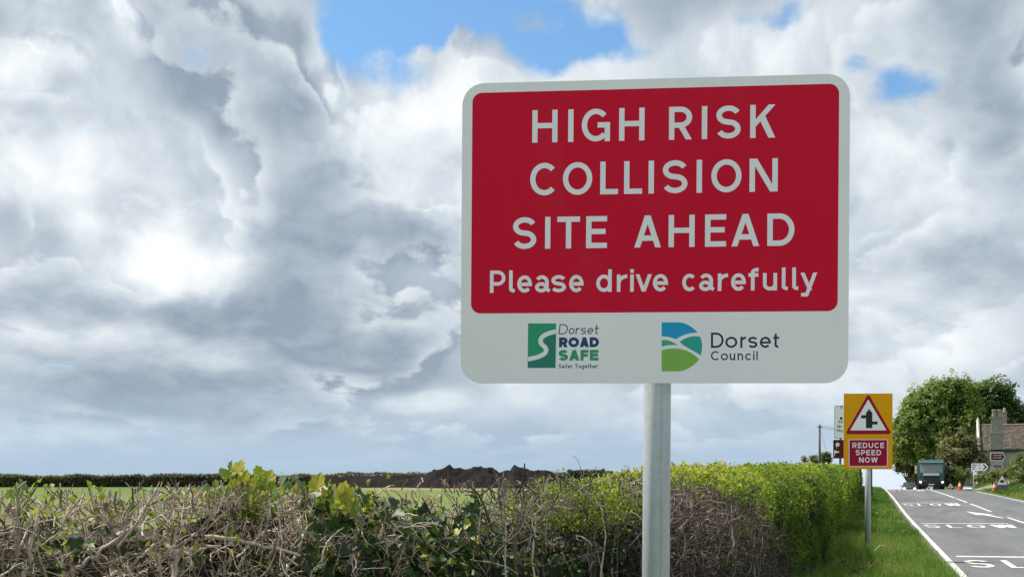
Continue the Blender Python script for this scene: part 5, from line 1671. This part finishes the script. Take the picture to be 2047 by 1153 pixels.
# A: flail-cut tan twigs with ivy underneath
hA = hedge_thing('twig_hedge', 'bare tan flail-cut twigs of the nearest hedge stretch, lower left')
core(hA, -1.5, uA + .1, .13, .16)
o = obj('twigs', tubes_mesh('twigs', grow(2900, -1.2, uA + .25, .03, .36, (.07, .18), (.0013, .0036), 1.0, .5, (-.05, .5), .6, 1.8, .014), 6), TAN, hA); o['kind'] = 'stuff'
o = obj('crossing_twigs', tubes_mesh('crossing_twigs', grow(520, -.8, uA + .25, .05, .34, (.12, .28), (.0014, .0036), .3, .75, (-.06, .35), .50, 1.3, .006), 6), TAN, hA); o['kind'] = 'stuff'
# stout stems that stand out singly
for (px0, py0, px1, py1, px2, py2, r, back) in ((345, 1160, 348, 1105, 330, 1062, .011, .05), (348, 1108, 365, 1085, 395, 1066, .007, .04), (215, 1010, 222, 1040, 226, 1066, .008, .03), (230, 1075, 262, 1058, 283, 1028, .008, .03),
                                             (340, 1112, 400, 1098, 440, 1090, .006, .02), (120, 1150, 180, 1120, 245, 1068, .006, .02), (45, 1160, 60, 1100, 80, 1010, .006, .02), (410, 1072, 500, 1085, 600, 1110, .007, .02),
                                             (560, 1150, 590, 1110, 618, 1050, .007, .03), (660, 1100, 668, 1040, 664, 1000, .007, .04), (200, 1160, 260, 1130, 310, 1086, .006, .02), (20, 1010, 36, 1050, 40, 1160, .007, .04)):
    u = hedge_u(max(0, px1))
    dd = uv2w(u, float(face_v(u)) - back)[1]
    pts = [P(px0, py0, dd - .02), P((px0 * .5 + px1 * .5) + 3, (py0 + py1) / 2, dd), P(px1, py1, dd), P((px1 + px2) / 2 - 3, (py1 + py2) / 2, dd + .01), P(px2, py2, dd + .03)]
    if py0 > 1150:
        pts = [P(px0, py0, dd) + Vector((0, .05, -.9))] + pts
    fine = []
    for i in range(len(pts) - 1):
        for k_ in range(3):
            fine.append(pts[i].lerp(pts[i + 1], k_ / 3) + Vector(RNG.normal(size=3)) * .0035)
    pts = fine + [pts[-1]]
    rr = [r * (1 - .45 * i / len(pts)) * RNG.uniform(.88, 1.12) for i in range(len(pts))]
    obj('branch', tubes_mesh('branch', [(np.array([list(p) for p in pts]), np.array(rr), RNG.uniform(.55, .95))], 8), TAN, hA)
leaf_cloud(hA, 'ivy_leaves', 1700, -1.2, uA + .2, .09, .60, (.02, .5), (.03, .055), IVY, IVYL, (.32, .20))
leaf_cloud(hA, 'pale_ivy_leaves', 190, -.8, uA + .2, .0, .26, (-.04, .4), (.028, .05), IVY, IVYL, (.72, .2))
leaf_cloud(hA, 'leaf_buds', 1900, -.8, uA + .1, -.01, .30, (-.03, .35), (.012, .026), DIAMOND, YOUNG, (.5, .25), (0, 0, .3), 7)

# broad yellow-green leaves of shoots that stand above the twigs
def palm_leaf(n=5):
    """five-lobed toothed leaf, folded along its veins"""
    pts, tri_ = [(0, .02, 0)], []
    ang = [-145, -118, -92, -72, -52, -36, -20, -10, 0, 10, 20, 36, 52, 72, 92, 118, 145]
    rad_ = [.46, .62, .60, .78, .72, .92, .80, .90, 1.0, .90, .80, .92, .72, .78, .60, .62, .46]
    for a, r in zip(ang, rad_):
        x, y = r * math.sin(math.radians(a)) * .80, r * math.cos(math.radians(a))
        z = .10 * abs(x) - .16 * y * y + (.05 if r > .6 else -.03)
        pts.append((x, y + .02, z))
    for i in range(1, len(ang)):
        tri_.append((0, i + 1, i))
    return pts, tri_
pp, pt_ = palm_leaf()
leafme = bpy.data.meshes.new('leaf')
leafme.from_pydata(pp, [], pt_)
leafme.update()
for p_ in leafme.polygons: p_.use_smooth = False
BIGLEAF = []
for nm_, base_, hi_ in (('yellow_leaf', (.36, .36, .025), (.55, .50, .05)), ('lime_big_leaf', (.20, .27, .03), (.36, .40, .05)), ('grey_green_leaf', (.12, .19, .07), (.24, .31, .13))):
    m, t, b, out = new_mat(nm_)
    co = t.new('ShaderNodeTexCoord').outputs['Object']
    lx_, ly_, lz_ = t.sep(co)
    ang_ = t.m('ARCTAN2', lx_, ly_)
    vein = t.m('ABSOLUTE', t.m('SINE', t.m('MULTIPLY', ang_, 4.6)))
    c_ = t.mix(t.ss(vein, .0, .28), hi_, base_)
    c_ = t.mix(t.m('MULTIPLY', t.ss(t.noise(co, 3, 5, .6), .45, .75), .5), c_, tuple(q * .55 for q in base_))
    t.put(b.inputs['Base Color'], c_)
    b.inputs['Roughness'].default_value = .45
    tr = t.new('ShaderNodeBsdfTranslucent')
    t.put(tr.inputs[0], t.v('SCALE', c_, scale=1.3))
    mx = t.new('ShaderNodeMixShader')
    mx.inputs[0].default_value = .45
    t.l.new(b.outputs[0], mx.inputs[1]); t.l.new(tr.outputs[0], mx.inputs[2]); t.l.new(mx.outputs[0], out.inputs[0])
    BIGLEAF.append(m)
lm_ = []
for m in BIGLEAF:
    q = leafme.copy(); q.name = 'leaf'; q.materials.append(m); lm_.append(q)
def shoot(name, label, cx, leaves, dshift=.12):
    u = hedge_u(cx)
    dd = uv2w(u, float(face_v(u)) - dshift)[1]
    base = P(cx, 1010, dd)
    r = thing(name, label, 'leafy shoot', base, 0, 'leafy shoots above the bare hedge')
    for (x, y, s, k_, rx_, ry_, rz_) in leaves:
        p = P(x, y, dd + RNG.uniform(-.08, .08)) - base
        sz = s * dd / FPX
        tip_ = bpy.data.objects.new('leaf', lm_[k_])
        COL.objects.link(tip_)
        tip_.parent = r
        tip_.location = p
        tip_.scale = (sz, sz, sz)
        tip_.rotation_euler = (math.radians(rx_), math.radians(ry_), math.radians(rz_))
        st_ = [Vector((RNG.normal() * .03, RNG.normal() * .02, -.04)), p * .5 + Vector((RNG.normal() * .01, 0, -.01)), p]
        obj('leaf_stalk', tubes_mesh('leaf_stalk', [(np.array([list(q) for q in st_]), np.array([.0022, .0018, .0010]), .5)], 5), YOUNG, r)
LV = []
for (x, y, s, k_) in ((412, 975, 34, 2), (432, 965, 30, 1), (455, 950, 30, 1), (475, 940, 40, 0), (486, 958, 46, 0), (466, 972, 44, 0), (445, 985, 40, 1), (500, 980, 30, 1), (520, 945, 42, 1), (532, 960, 44, 0), (512, 968, 34, 0), (545, 975, 36, 1), (540, 990, 34, 1), (480, 995, 36, 1), (525, 990, 30, 0), (562, 958, 28, 2), (575, 970, 26, 2), (590, 955, 22, 2), (602, 968, 22, 2), (420, 992, 26, 1), (460, 1000, 28, 1), (505, 1002, 30, 0)):
    LV.append((x + RNG.normal() * 12, y + 8 + RNG.normal() * 8, s * RNG.uniform(.32, .55), (k_ + 1) % 3, RNG.uniform(55, 115), RNG.uniform(-30, 30), RNG.uniform(-70, 70)))
    LV.append((x, y + 4, s * RNG.uniform(.42, .74), k_, RNG.uniform(62, 108), RNG.uniform(-25, 25), RNG.uniform(-45, 45)))
shoot('leafy_shoot', 'cluster of large yellow green leaves sprouting above the bare twigs', 495, LV)
shoot('leafy_shoot', 'few yellow toothed leaves standing right of the larger leaf cluster', 655, [(632, 976, 34, 0, 80, 10, -25), (640, 987, 33, 0, 70, -15, 15), (625, 995, 34, 1, 95, 0, 40), (683, 988, 31, 0, 78, 8, -35), (690, 1004, 36, 0, 84, -6, 10), (672, 1005, 34, 1, 100, 12, 30), (660, 1020, 30, 1, 80, 0, -30), (700, 1020, 32, 1, 75, 20, 5)])
shoot('leafy_shoot', 'dull green and red tinged leaf above the twigs, far left', 50, [(48, 976, 26, 2, 62, 20, 80), (36, 986, 24, 2, 100, -10, 60), (62, 980, 20, 1, 70, 0, -70), (20, 992, 17, 1, 80, 0, 20)], .05)

# B: ivy
hB = hedge_thing('ivy_bush', 'glossy ivy with yellowish leaves filling the dip in the hedge', 'ivy')
core(hB, uA - .1, uB + .15, .12, .16, back=.5)
o = obj('twigs', tubes_mesh('twigs', grow(420, uA - .1, uB + .05, .0, .40, (.10, .24), (.002, .0042), .9, .6, (-.02, .5), .4, 1.2, .03, skew=True), 6), TAN, hB); o['kind'] = 'stuff'
leaf_cloud(hB, 'ivy_leaves', 2600, uA - .25, uB + .12, -.01, .45, (-.05, .5), (.028, .050), IVY, IVYL, (.50, .26), skew=True)
leaf_cloud(hB, 'leaf_buds', 300, uA - .2, uB + .1, -.02, .2, (-.04, .4), (.015, .03), DIAMOND, YOUNG, (.6, .25), (0, 0, .3), 6, skew=True)

# C: dark blackthorn, open at the top, pale upright stems below
hC = hedge_thing('thorn_bush', 'dark thorny leafless bush standing left of the sign post', 'bush')
core(hC, uB + .22, uC + .1, .30, .22, back=.5)
o = obj('thorn_twigs', tubes_mesh('thorn_twigs', grow(760, uB + .02, uC + .25, .02, .42, (.14, .32), (.0020, .0046), .8, .75, (-.05, .5), .55, 2.0, .03, skew=True), 5), DARKTWIG, hC); o['kind'] = 'stuff'
for i in range(15):
    u = RNG.uniform(uB + .05, uC + .2)
    v = float(face_v(u)) + RNG.uniform(-.06, .06)
    zt_ = float(top_z(u)) - RNG.uniform(.06, .30)
    zs = np.linspace(-.2, zt_, 9)
    du, dv = RNG.normal(size=9).cumsum() * .035, RNG.normal(size=9).cumsum() * .022
    pts = np.array([list(uv2w(u + du[k_], v + dv[k_], zs[k_])) for k_ in range(9)])
    obj('branch', tubes_mesh('branch', [(pts, np.linspace(.0085, .0034, 9), RNG.uniform(.4, 1.0))], 7), DARKTWIG if i % 3 else TAN, hC)
leaf_cloud(hC, 'ivy_leaves', 1500, uB, uC + .2, .22, .60, (.02, .45), (.028, .05), IVY, IVYL, (.32, .22), skew=True)
leaf_cloud(hC, 'leaf_buds', 500, uB + .1, uC + .2, .10, .45, (-.04, .4), (.014, .03), DIAMOND, YOUNG, (.45, .25), (0, 0, .3), 6)
# one long bare spray leaning left out of the bush
for (pts_, r) in (([(985, 1062), (968, 1010), (955, 985), (938, 972)], .006), ([(968, 1012), (945, 1030), (915, 1040), (900, 1033)], .0045), ([(958, 990), (975, 978), (982, 960)], .004), ([(930, 1052), (905, 1005), (882, 976)], .0022), ([(952, 985), (936, 982), (925, 978)], .003), ([(945, 1030), (935, 1018), (930, 1008)], .0028)):
    u = hedge_u(960)
    dd = uv2w(u, float(face_v(u)) - .1)[1]
    q = np.array([list(P(x, y, dd)) for x, y in pts_])
    obj('branch', tubes_mesh('branch', [(q, np.linspace(r, r * .6, len(q)), .2)], 6), DARKTWIG, hC)

# D and E: brown bare face below, lime new leaves on top, then the green stretch
def zsplit(u):
    """height above which the hedge is in leaf"""
    return np.interp(u, [3, 5.0, 6, 8.5, 11, 13, 14.2, 15], [1.36, 1.42, 1.545, 1.525, 1.26, .72, .2, -.5])
hD = hedge_thing('brown_hedge', 'brown leafless twiggy hedge face right of the sign post')
core(hD, uC + .1, uD, .22, .18)
lines = []
for _ in range(7600):
    u = RNG.uniform(uC - .1, uD + .6)
    z = RNG.uniform(.15, 1.5) if RNG.random() < .35 else RNG.uniform(.75, 1.57)
    if z > float(zsplit(u)) + RNG.normal() * .05: continue
    zt_ = float(top_z(u))
    rnd_in = .30 * max(0, (z - (zt_ - .35)) / .35) ** 2
    v = float(face_v(u)) - rnd_in - RNG.uniform(-.05, .20)
    p = np.array(uv2w(u, v, z))
    d = RNG.normal(size=3) * np.array([1, 1, .9]) + np.array([CP, -SP, 0]) * .35 + np.array([0, 0, .25])
    d /= np.linalg.norm(d)
    L_ = RNG.uniform(.05, .22)
    pts = [p]
    for i in range(4):
        d = d + RNG.normal(size=3) * .30
        d /= np.linalg.norm(d)
        pts.append(pts[-1] + d * L_ / 4)
    r = RNG.uniform(.0016, .0046)
    lines.append((np.array(pts), r * np.linspace(1, .6, 5), RNG.random() ** 1.3))
o = obj('twigs', tubes_mesh('twigs', lines, 4), BROWNTWIG, hD); o['kind'] = 'stuff'
for i in range(34):
    u = RNG.uniform(uC, 11.5)
    zt_ = float(zsplit(u)) - RNG.uniform(.0, .35)
    v = float(face_v(u)) + RNG.uniform(-.04, .05)
    z0_ = zt_ - RNG.uniform(.25, .6)
    zs = np.linspace(z0_, zt_, 7)
    du, dv = RNG.normal(size=7).cumsum() * .05, RNG.normal(size=7).cumsum() * .018
    pts = np.array([list(uv2w(u + du[k_], v + dv[k_], zs[k_])) for k_ in range(7)])
    obj('branch', tubes_mesh('branch', [(pts, np.linspace(.0075, .004, 7), RNG.uniform(.6, 1.0))], 6), BROWNTWIG, hD)
leaf_cloud(hD, 'young_leaves', 260, 8.5, 12.5, .35, .9, (-.06, .08), (.02, .04), DIAMOND, LIME, (.45, .2), (0, 0, .3), 8)

def shell(n, u0, u1, back, lump_a, lumps=2.2):
    """points over the front, rounded shoulder and top of the hedge"""
    u = RNG.uniform(u0, u1, n)
    zt_ = top_z(u)
    s = RNG.random(n)
    arc_front, arc_top = 1.0, .75
    f = s * (arc_front + arc_top)
    R_ = .30
    gz = ground_z(u, face_v(u))
    onf = f < arc_front
    zf = gz + (zt_ - gz) * np.clip(f / arc_front, 0, 1)
    sh = np.clip((zf - (zt_ - R_)) / R_, 0, 1)
    inset = R_ * (1 - np.sqrt(np.maximum(0, 1 - sh * sh)))
    vf = face_v(u) - np.where(onf, inset, R_ + (f - arc_front) / arc_top * (back_d(u) - R_))
    z = np.where(onf, zf, zt_)
    nrm_v = np.where(onf, np.sqrt(np.maximum(0, 1 - sh * sh)) + .05, .1)
    nrm_z = np.where(onf, sh, 1.0)
    base_in = np.where(onf, np.clip(1 - (zf - gz) / .35, 0, 1) * .10, 0)
    lp = fbm(np.stack([u, vf, z], 1), lumps, 3) - .5
    off = lp * lump_a - RNG.random(n) ** 2 * .10 - base_in
    vf = vf + nrm_v * off
    z = z + nrm_z * off
    return u, vf, z, nrm_v, nrm_z, lp, onf
def shell_leaves(parent, name, n, u0, u1, size, mat, tonef, lump_a=.26, keepf=None, lumps=2.2):
    u, v, z, nv_, nz_, lp, onf = shell(n, u0, u1, HBACK, lump_a, lumps)
    if keepf is not None:
        k_ = keepf(u, v, z, onf)
        u, v, z, nv_, nz_, lp, onf = [q[k_] for q in (u, v, z, nv_, nz_, lp, onf)]
    k_ = fbm(np.stack([u, v, z], 1) + 41.0, 5.0, 2) + .12 * np.where(onf, 0, 1) > .36
    u, v, z, nv_, nz_, lp, onf = [q[k_] for q in (u, v, z, nv_, nz_, lp, onf)]
    n_ = len(u)
    c_ = np.stack([u * SP + v * CP, u * CP - v * SP, z], 1)
    nm = rand_unit(n_) * .9 + np.stack([nv_ * CP, -nv_ * SP, nz_], 1) * .7
    rnd = np.clip(tonef(u, v, z, lp, onf) + RNG.normal(size=n_) * .12, 0, 1)
    o = obj(name, scatter(name, c_, nm, RNG.random(n_) * 6.28, size[0] * .8 + (size[1] * 1.5 - size[0] * .8) * RNG.random(n_) ** 2, DIAMOND, rnd, 1.15), mat, parent)
    o['kind'] = 'stuff'
hE = hedge_thing('green_hedge', 'lime green leafy hedge top and rounded stretch beyond the brown twigs')
core(hE, uD - .1, 20.2, .18, .18)
def keepE(u, v, z, onf):
    u = u / np.maximum(1, v / face_v(u)) ** np.where(u < 9, 1, 0)
    return (u > hedge_u(1105)) & (z > zsplit(u) + RNG.normal(size=len(u)) * .05) & ((u > 5.0) | (RNG.random(len(u)) < .75))
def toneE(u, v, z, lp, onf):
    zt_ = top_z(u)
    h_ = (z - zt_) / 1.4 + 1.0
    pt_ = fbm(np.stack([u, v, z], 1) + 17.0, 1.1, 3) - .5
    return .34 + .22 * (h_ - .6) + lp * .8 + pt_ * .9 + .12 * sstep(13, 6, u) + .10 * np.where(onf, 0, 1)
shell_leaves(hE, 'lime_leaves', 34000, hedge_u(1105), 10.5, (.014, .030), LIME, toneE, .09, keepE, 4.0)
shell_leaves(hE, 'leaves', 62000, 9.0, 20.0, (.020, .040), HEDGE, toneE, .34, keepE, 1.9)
leaf_cloud(hE, 'front_leaves', 5200, hedge_u(1150), hedge_u(1300), .03, .24, (-.03, .35), (.014, .03), DIAMOND, LIME, (.5, .25), (0, 0, .4), 7)
sl, sc_, sn = [], [], []
for i in range(170):
    u = RNG.uniform(5.5, 19.5)
    v = float(face_v(u)) - RNG.uniform(.02, 1.0) * float(back_d(u))
    z = float(top_z(u)) - .08
    if v > float(face_v(u)) - .2: z -= .15
    L_ = RNG.uniform(.06, .22) * (.5 if u < 9 else 1)
    d = np.array([RNG.normal() * .25, RNG.normal() * .25, 1.0])
    p0 = np.array(uv2w(u, v, z))
    pts = np.array([p0, p0 + d * L_ * .5, p0 + d * L_ + RNG.normal(size=3) * .015])
    sl.append((pts, np.array([.003, .0022, .0012]), RNG.random()))
    for q in range(9):
        f = RNG.random()
        sc_.append(p0 + (pts[2] - p0) * f + RNG.normal(size=3) * .012)
o = obj('shoot_stems', tubes_mesh('shoot_stems', sl, 4), BROWNTWIG, hE); o['kind'] = 'stuff'
sc_ = np.array(sc_)
o = obj('shoot_leaves', scatter('shoot_leaves', sc_, rand_unit(len(sc_)) + np.array([0, 0, .4]), RNG.random(len(sc_)) * 6.28, RNG.uniform(.015, .04, len(sc_)), DIAMOND, RNG.random(len(sc_))), LIME, hE); o['kind'] = 'stuff'
hF = hedge_thing('green_hedge', 'farther darker green hedge running away beside the verge to the crest')
core(hF, 19.8, 92, .20, .2, n=90)
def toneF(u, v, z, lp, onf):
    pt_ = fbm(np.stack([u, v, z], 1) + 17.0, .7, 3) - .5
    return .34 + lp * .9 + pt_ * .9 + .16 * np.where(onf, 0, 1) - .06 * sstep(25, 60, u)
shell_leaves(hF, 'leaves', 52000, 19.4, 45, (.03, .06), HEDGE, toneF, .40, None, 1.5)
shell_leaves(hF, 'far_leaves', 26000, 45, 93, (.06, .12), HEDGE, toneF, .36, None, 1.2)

for root_, um in ((hA, 1.8), (hB, (uA + uB) / 2), (hC, (uB + uC) / 2), (hD, 9.0), (hE, 15.0), (hF, 40.0)):
    base_ = uv2w(um, float(face_v(um)) - .4, float(ground_z(um, float(face_v(um)) - .4)))
    root_.location = base_
    for ch_ in [q for q in bpy.data.objects if q.parent is root_]:
        ch_.location = Vector(ch_.location) - base_
# ------------------------------------------------------------------ grass
GRASS = leafmat('grass_blade', [(0, (.040, .095, .012)), (.4, (.08, .165, .020)), (.75, (.145, .23, .036)), (1, (.29, .30, .10))], .35, .5, .3)
def grass(name, label, n, u0, u1, v0f, v1f, hgt, wid, tone=.4, dens=1.0, near=False):
    q = RNG.random(n)
    u = u0 + (u1 - u0) * (q ** 1.6 if near else q)
    a, b_ = v0f(u), v1f(u)
    v = a + (b_ - a) * RNG.random(n)
    tuft = fbm(np.stack([u, v, 0 * u], 1), 2.4, 3)
    k_ = RNG.random(n) < np.clip(.45 + (tuft - .4) * 2.2, .2, 1)
    u, v, tuft = u[k_], v[k_], tuft[k_]
    n = len(u)
    z = np.where((v > 1.14) & (v < 2), road_z(u) + .0, ground_z(u, v) - .02)
    c_ = np.stack([u * SP + v * CP, u * CP - v * SP, z], 1)
    h_ = hgt * (.5 + .9 * RNG.random(n)) * (.35 + 1.4 * tuft ** 1.3)
    lean = RNG.normal(size=(n, 2)) * .38
    y = np.stack([lean[:, 0], lean[:, 1], np.ones(n)], 1)
    y /= np.linalg.norm(y, axis=1, keepdims=True)
    th = RNG.random(n) * 6.28
    x = np.stack([np.cos(th), np.sin(th), np.zeros(n)], 1)
    zz = np.cross(x, y)
    w = wid * (.7 + .6 * RNG.random(n))
    tv = BLADE[0]
    vs = c_[:, None, :] + x[:, None, :] * (tv[None, :, 0:1] * w[:, None, None]) + y[:, None, :] * (tv[None, :, 1:2] * h_[:, None, None]) + zz[:, None, :] * (tv[None, :, 2:3] * (h_ * .8)[:, None, None])
    fs = (BLADE[1][None] + (np.arange(n) * 5)[:, None, None]).reshape(-1, 3)
    patch = fbm(np.stack([u, v, 0 * u + 9], 1), .55, 3)
    rnd = np.clip(tone + (patch - .5) * 1.6 + RNG.normal(size=n) * .20, 0, 1)
    o = obj(name, fast_mesh(name, vs.reshape(-1, 3), fs, np.repeat(rnd, 5)), GRASS)
    return tag(o, label, 'grass', kind='stuff')
vl = lambda u: face_v(u) + .08
vr = lambda u: 1.22 + .26 * (fbm(np.stack([u, 0 * u, 0 * u], 1), 1.6, 3) - .45)
grass('verge_grass', 'lush green grass of the verge between hedge and road', 100000, 1.5, 30, vl, vr, .20, .009, .56)
grass('verge_grass', 'grass on the farther verge up to the crest', 42000, 30, 106, vl, vr, .16, .022, .45, near=True)
grass('bank_grass', 'long bright grass on the bank right of the road', 30000, 55, 90, lambda u: 8.62 + 0 * u, lambda u: 15 + 0 * u, .24, .035, .5)
grass('bank_grass', 'grass beyond the side road on the right', 9000, 101, 112, lambda u: 8.7 + 0 * u, lambda u: 17 + 0 * u, .25, .04, .5)
# weeds and docks among the verge grass
n_ = 260
u = 14 + 40 * RNG.random(n_) ** 1.5
v = face_v(u) + .1 + (1.0 - face_v(u)) * RNG.random(n_) ** 1.6
k_ = fbm(np.stack([u, v, 0 * u + 3], 1), 1.3, 2) > .5
u, v = u[k_], v[k_]
u, v = np.repeat(u, 6) + RNG.normal(size=len(u) * 6) * .05, np.repeat(v, 6) + RNG.normal(size=len(v) * 6) * .05
c_ = np.stack([u * SP + v * CP, u * CP - v * SP, ground_z(u, v) + .06 + .08 * RNG.random(len(u))], 1)
w_ = obj('verge_weeds', scatter('verge_weeds', c_, rand_unit(len(u)) * .6 + np.array([0, 0, 1]), RNG.random(len(u)) * 6.28, RNG.uniform(.05, .12, len(u)), IVY, np.clip(RNG.normal(.5, .25, len(u)), 0, 1), .8), BRUSH)
tag(w_, 'broad leaved weeds growing among the verge grass', 'weeds', kind='stuff')
# bushes on the bank at the right edge
for (px, d, lst, lab, mt, n_) in (
        (2035, 66, [(2040, 938, 13, 20, 0, 1.0), (2052, 928, 15, 26, .2, 1.0), (2042, 950, 16, 22, 0, .9), (2062, 940, 18, 30, 0, 1)], 'green bush on the bank at the right edge', BRUSH, 900),
        (2020, 78, [(2018, 945, 12, 10, 0, .9), (2036, 936, 13, 14, 0, .9), (2006, 947, 9, 8, 0, .8)], 'brown tinged bush below the house wall at right', OLIVE, 700),
        (1985, 84, [(1985, 948, 12, 9, 0, .9), (1970, 953, 12, 8, 0, .9), (1997, 946, 10, 9, 0, .8), (1958, 958, 9, 7, 0, .7)], 'rough yellow green growth under the brown arrow sign', BRUSH, 700)):
    b0 = at(px, d)
    leafy('bank_bush', lab, 'bush', b0, px_lobes(px, d, b0, lst), n_, .13, None, .05, .7, 'bushes on the right bank', lmat=mt, per=7, limb_n=6, inner=.5)
# fallen dry stems in the verge grass
for (pa, pb, pc) in (((1752, 1133), (1768, 1118), (1790, 1112)), ((1748, 1100), (1758, 1090), (1770, 1088))):
    dd = 17.0
    q = np.array([list(P(x, y, dd)) for x, y in (pa, pb, pc)])
    s_ = obj('dry_stem', tubes_mesh('dry_stem', [(q, np.array([.006, .005, .003]), .9)], 5), TAN)
    tag(s_, 'pale dry stem arching out of the %s verge grass' % ('nearest' if pa[1] > 1110 else 'mid'), 'dry stem')
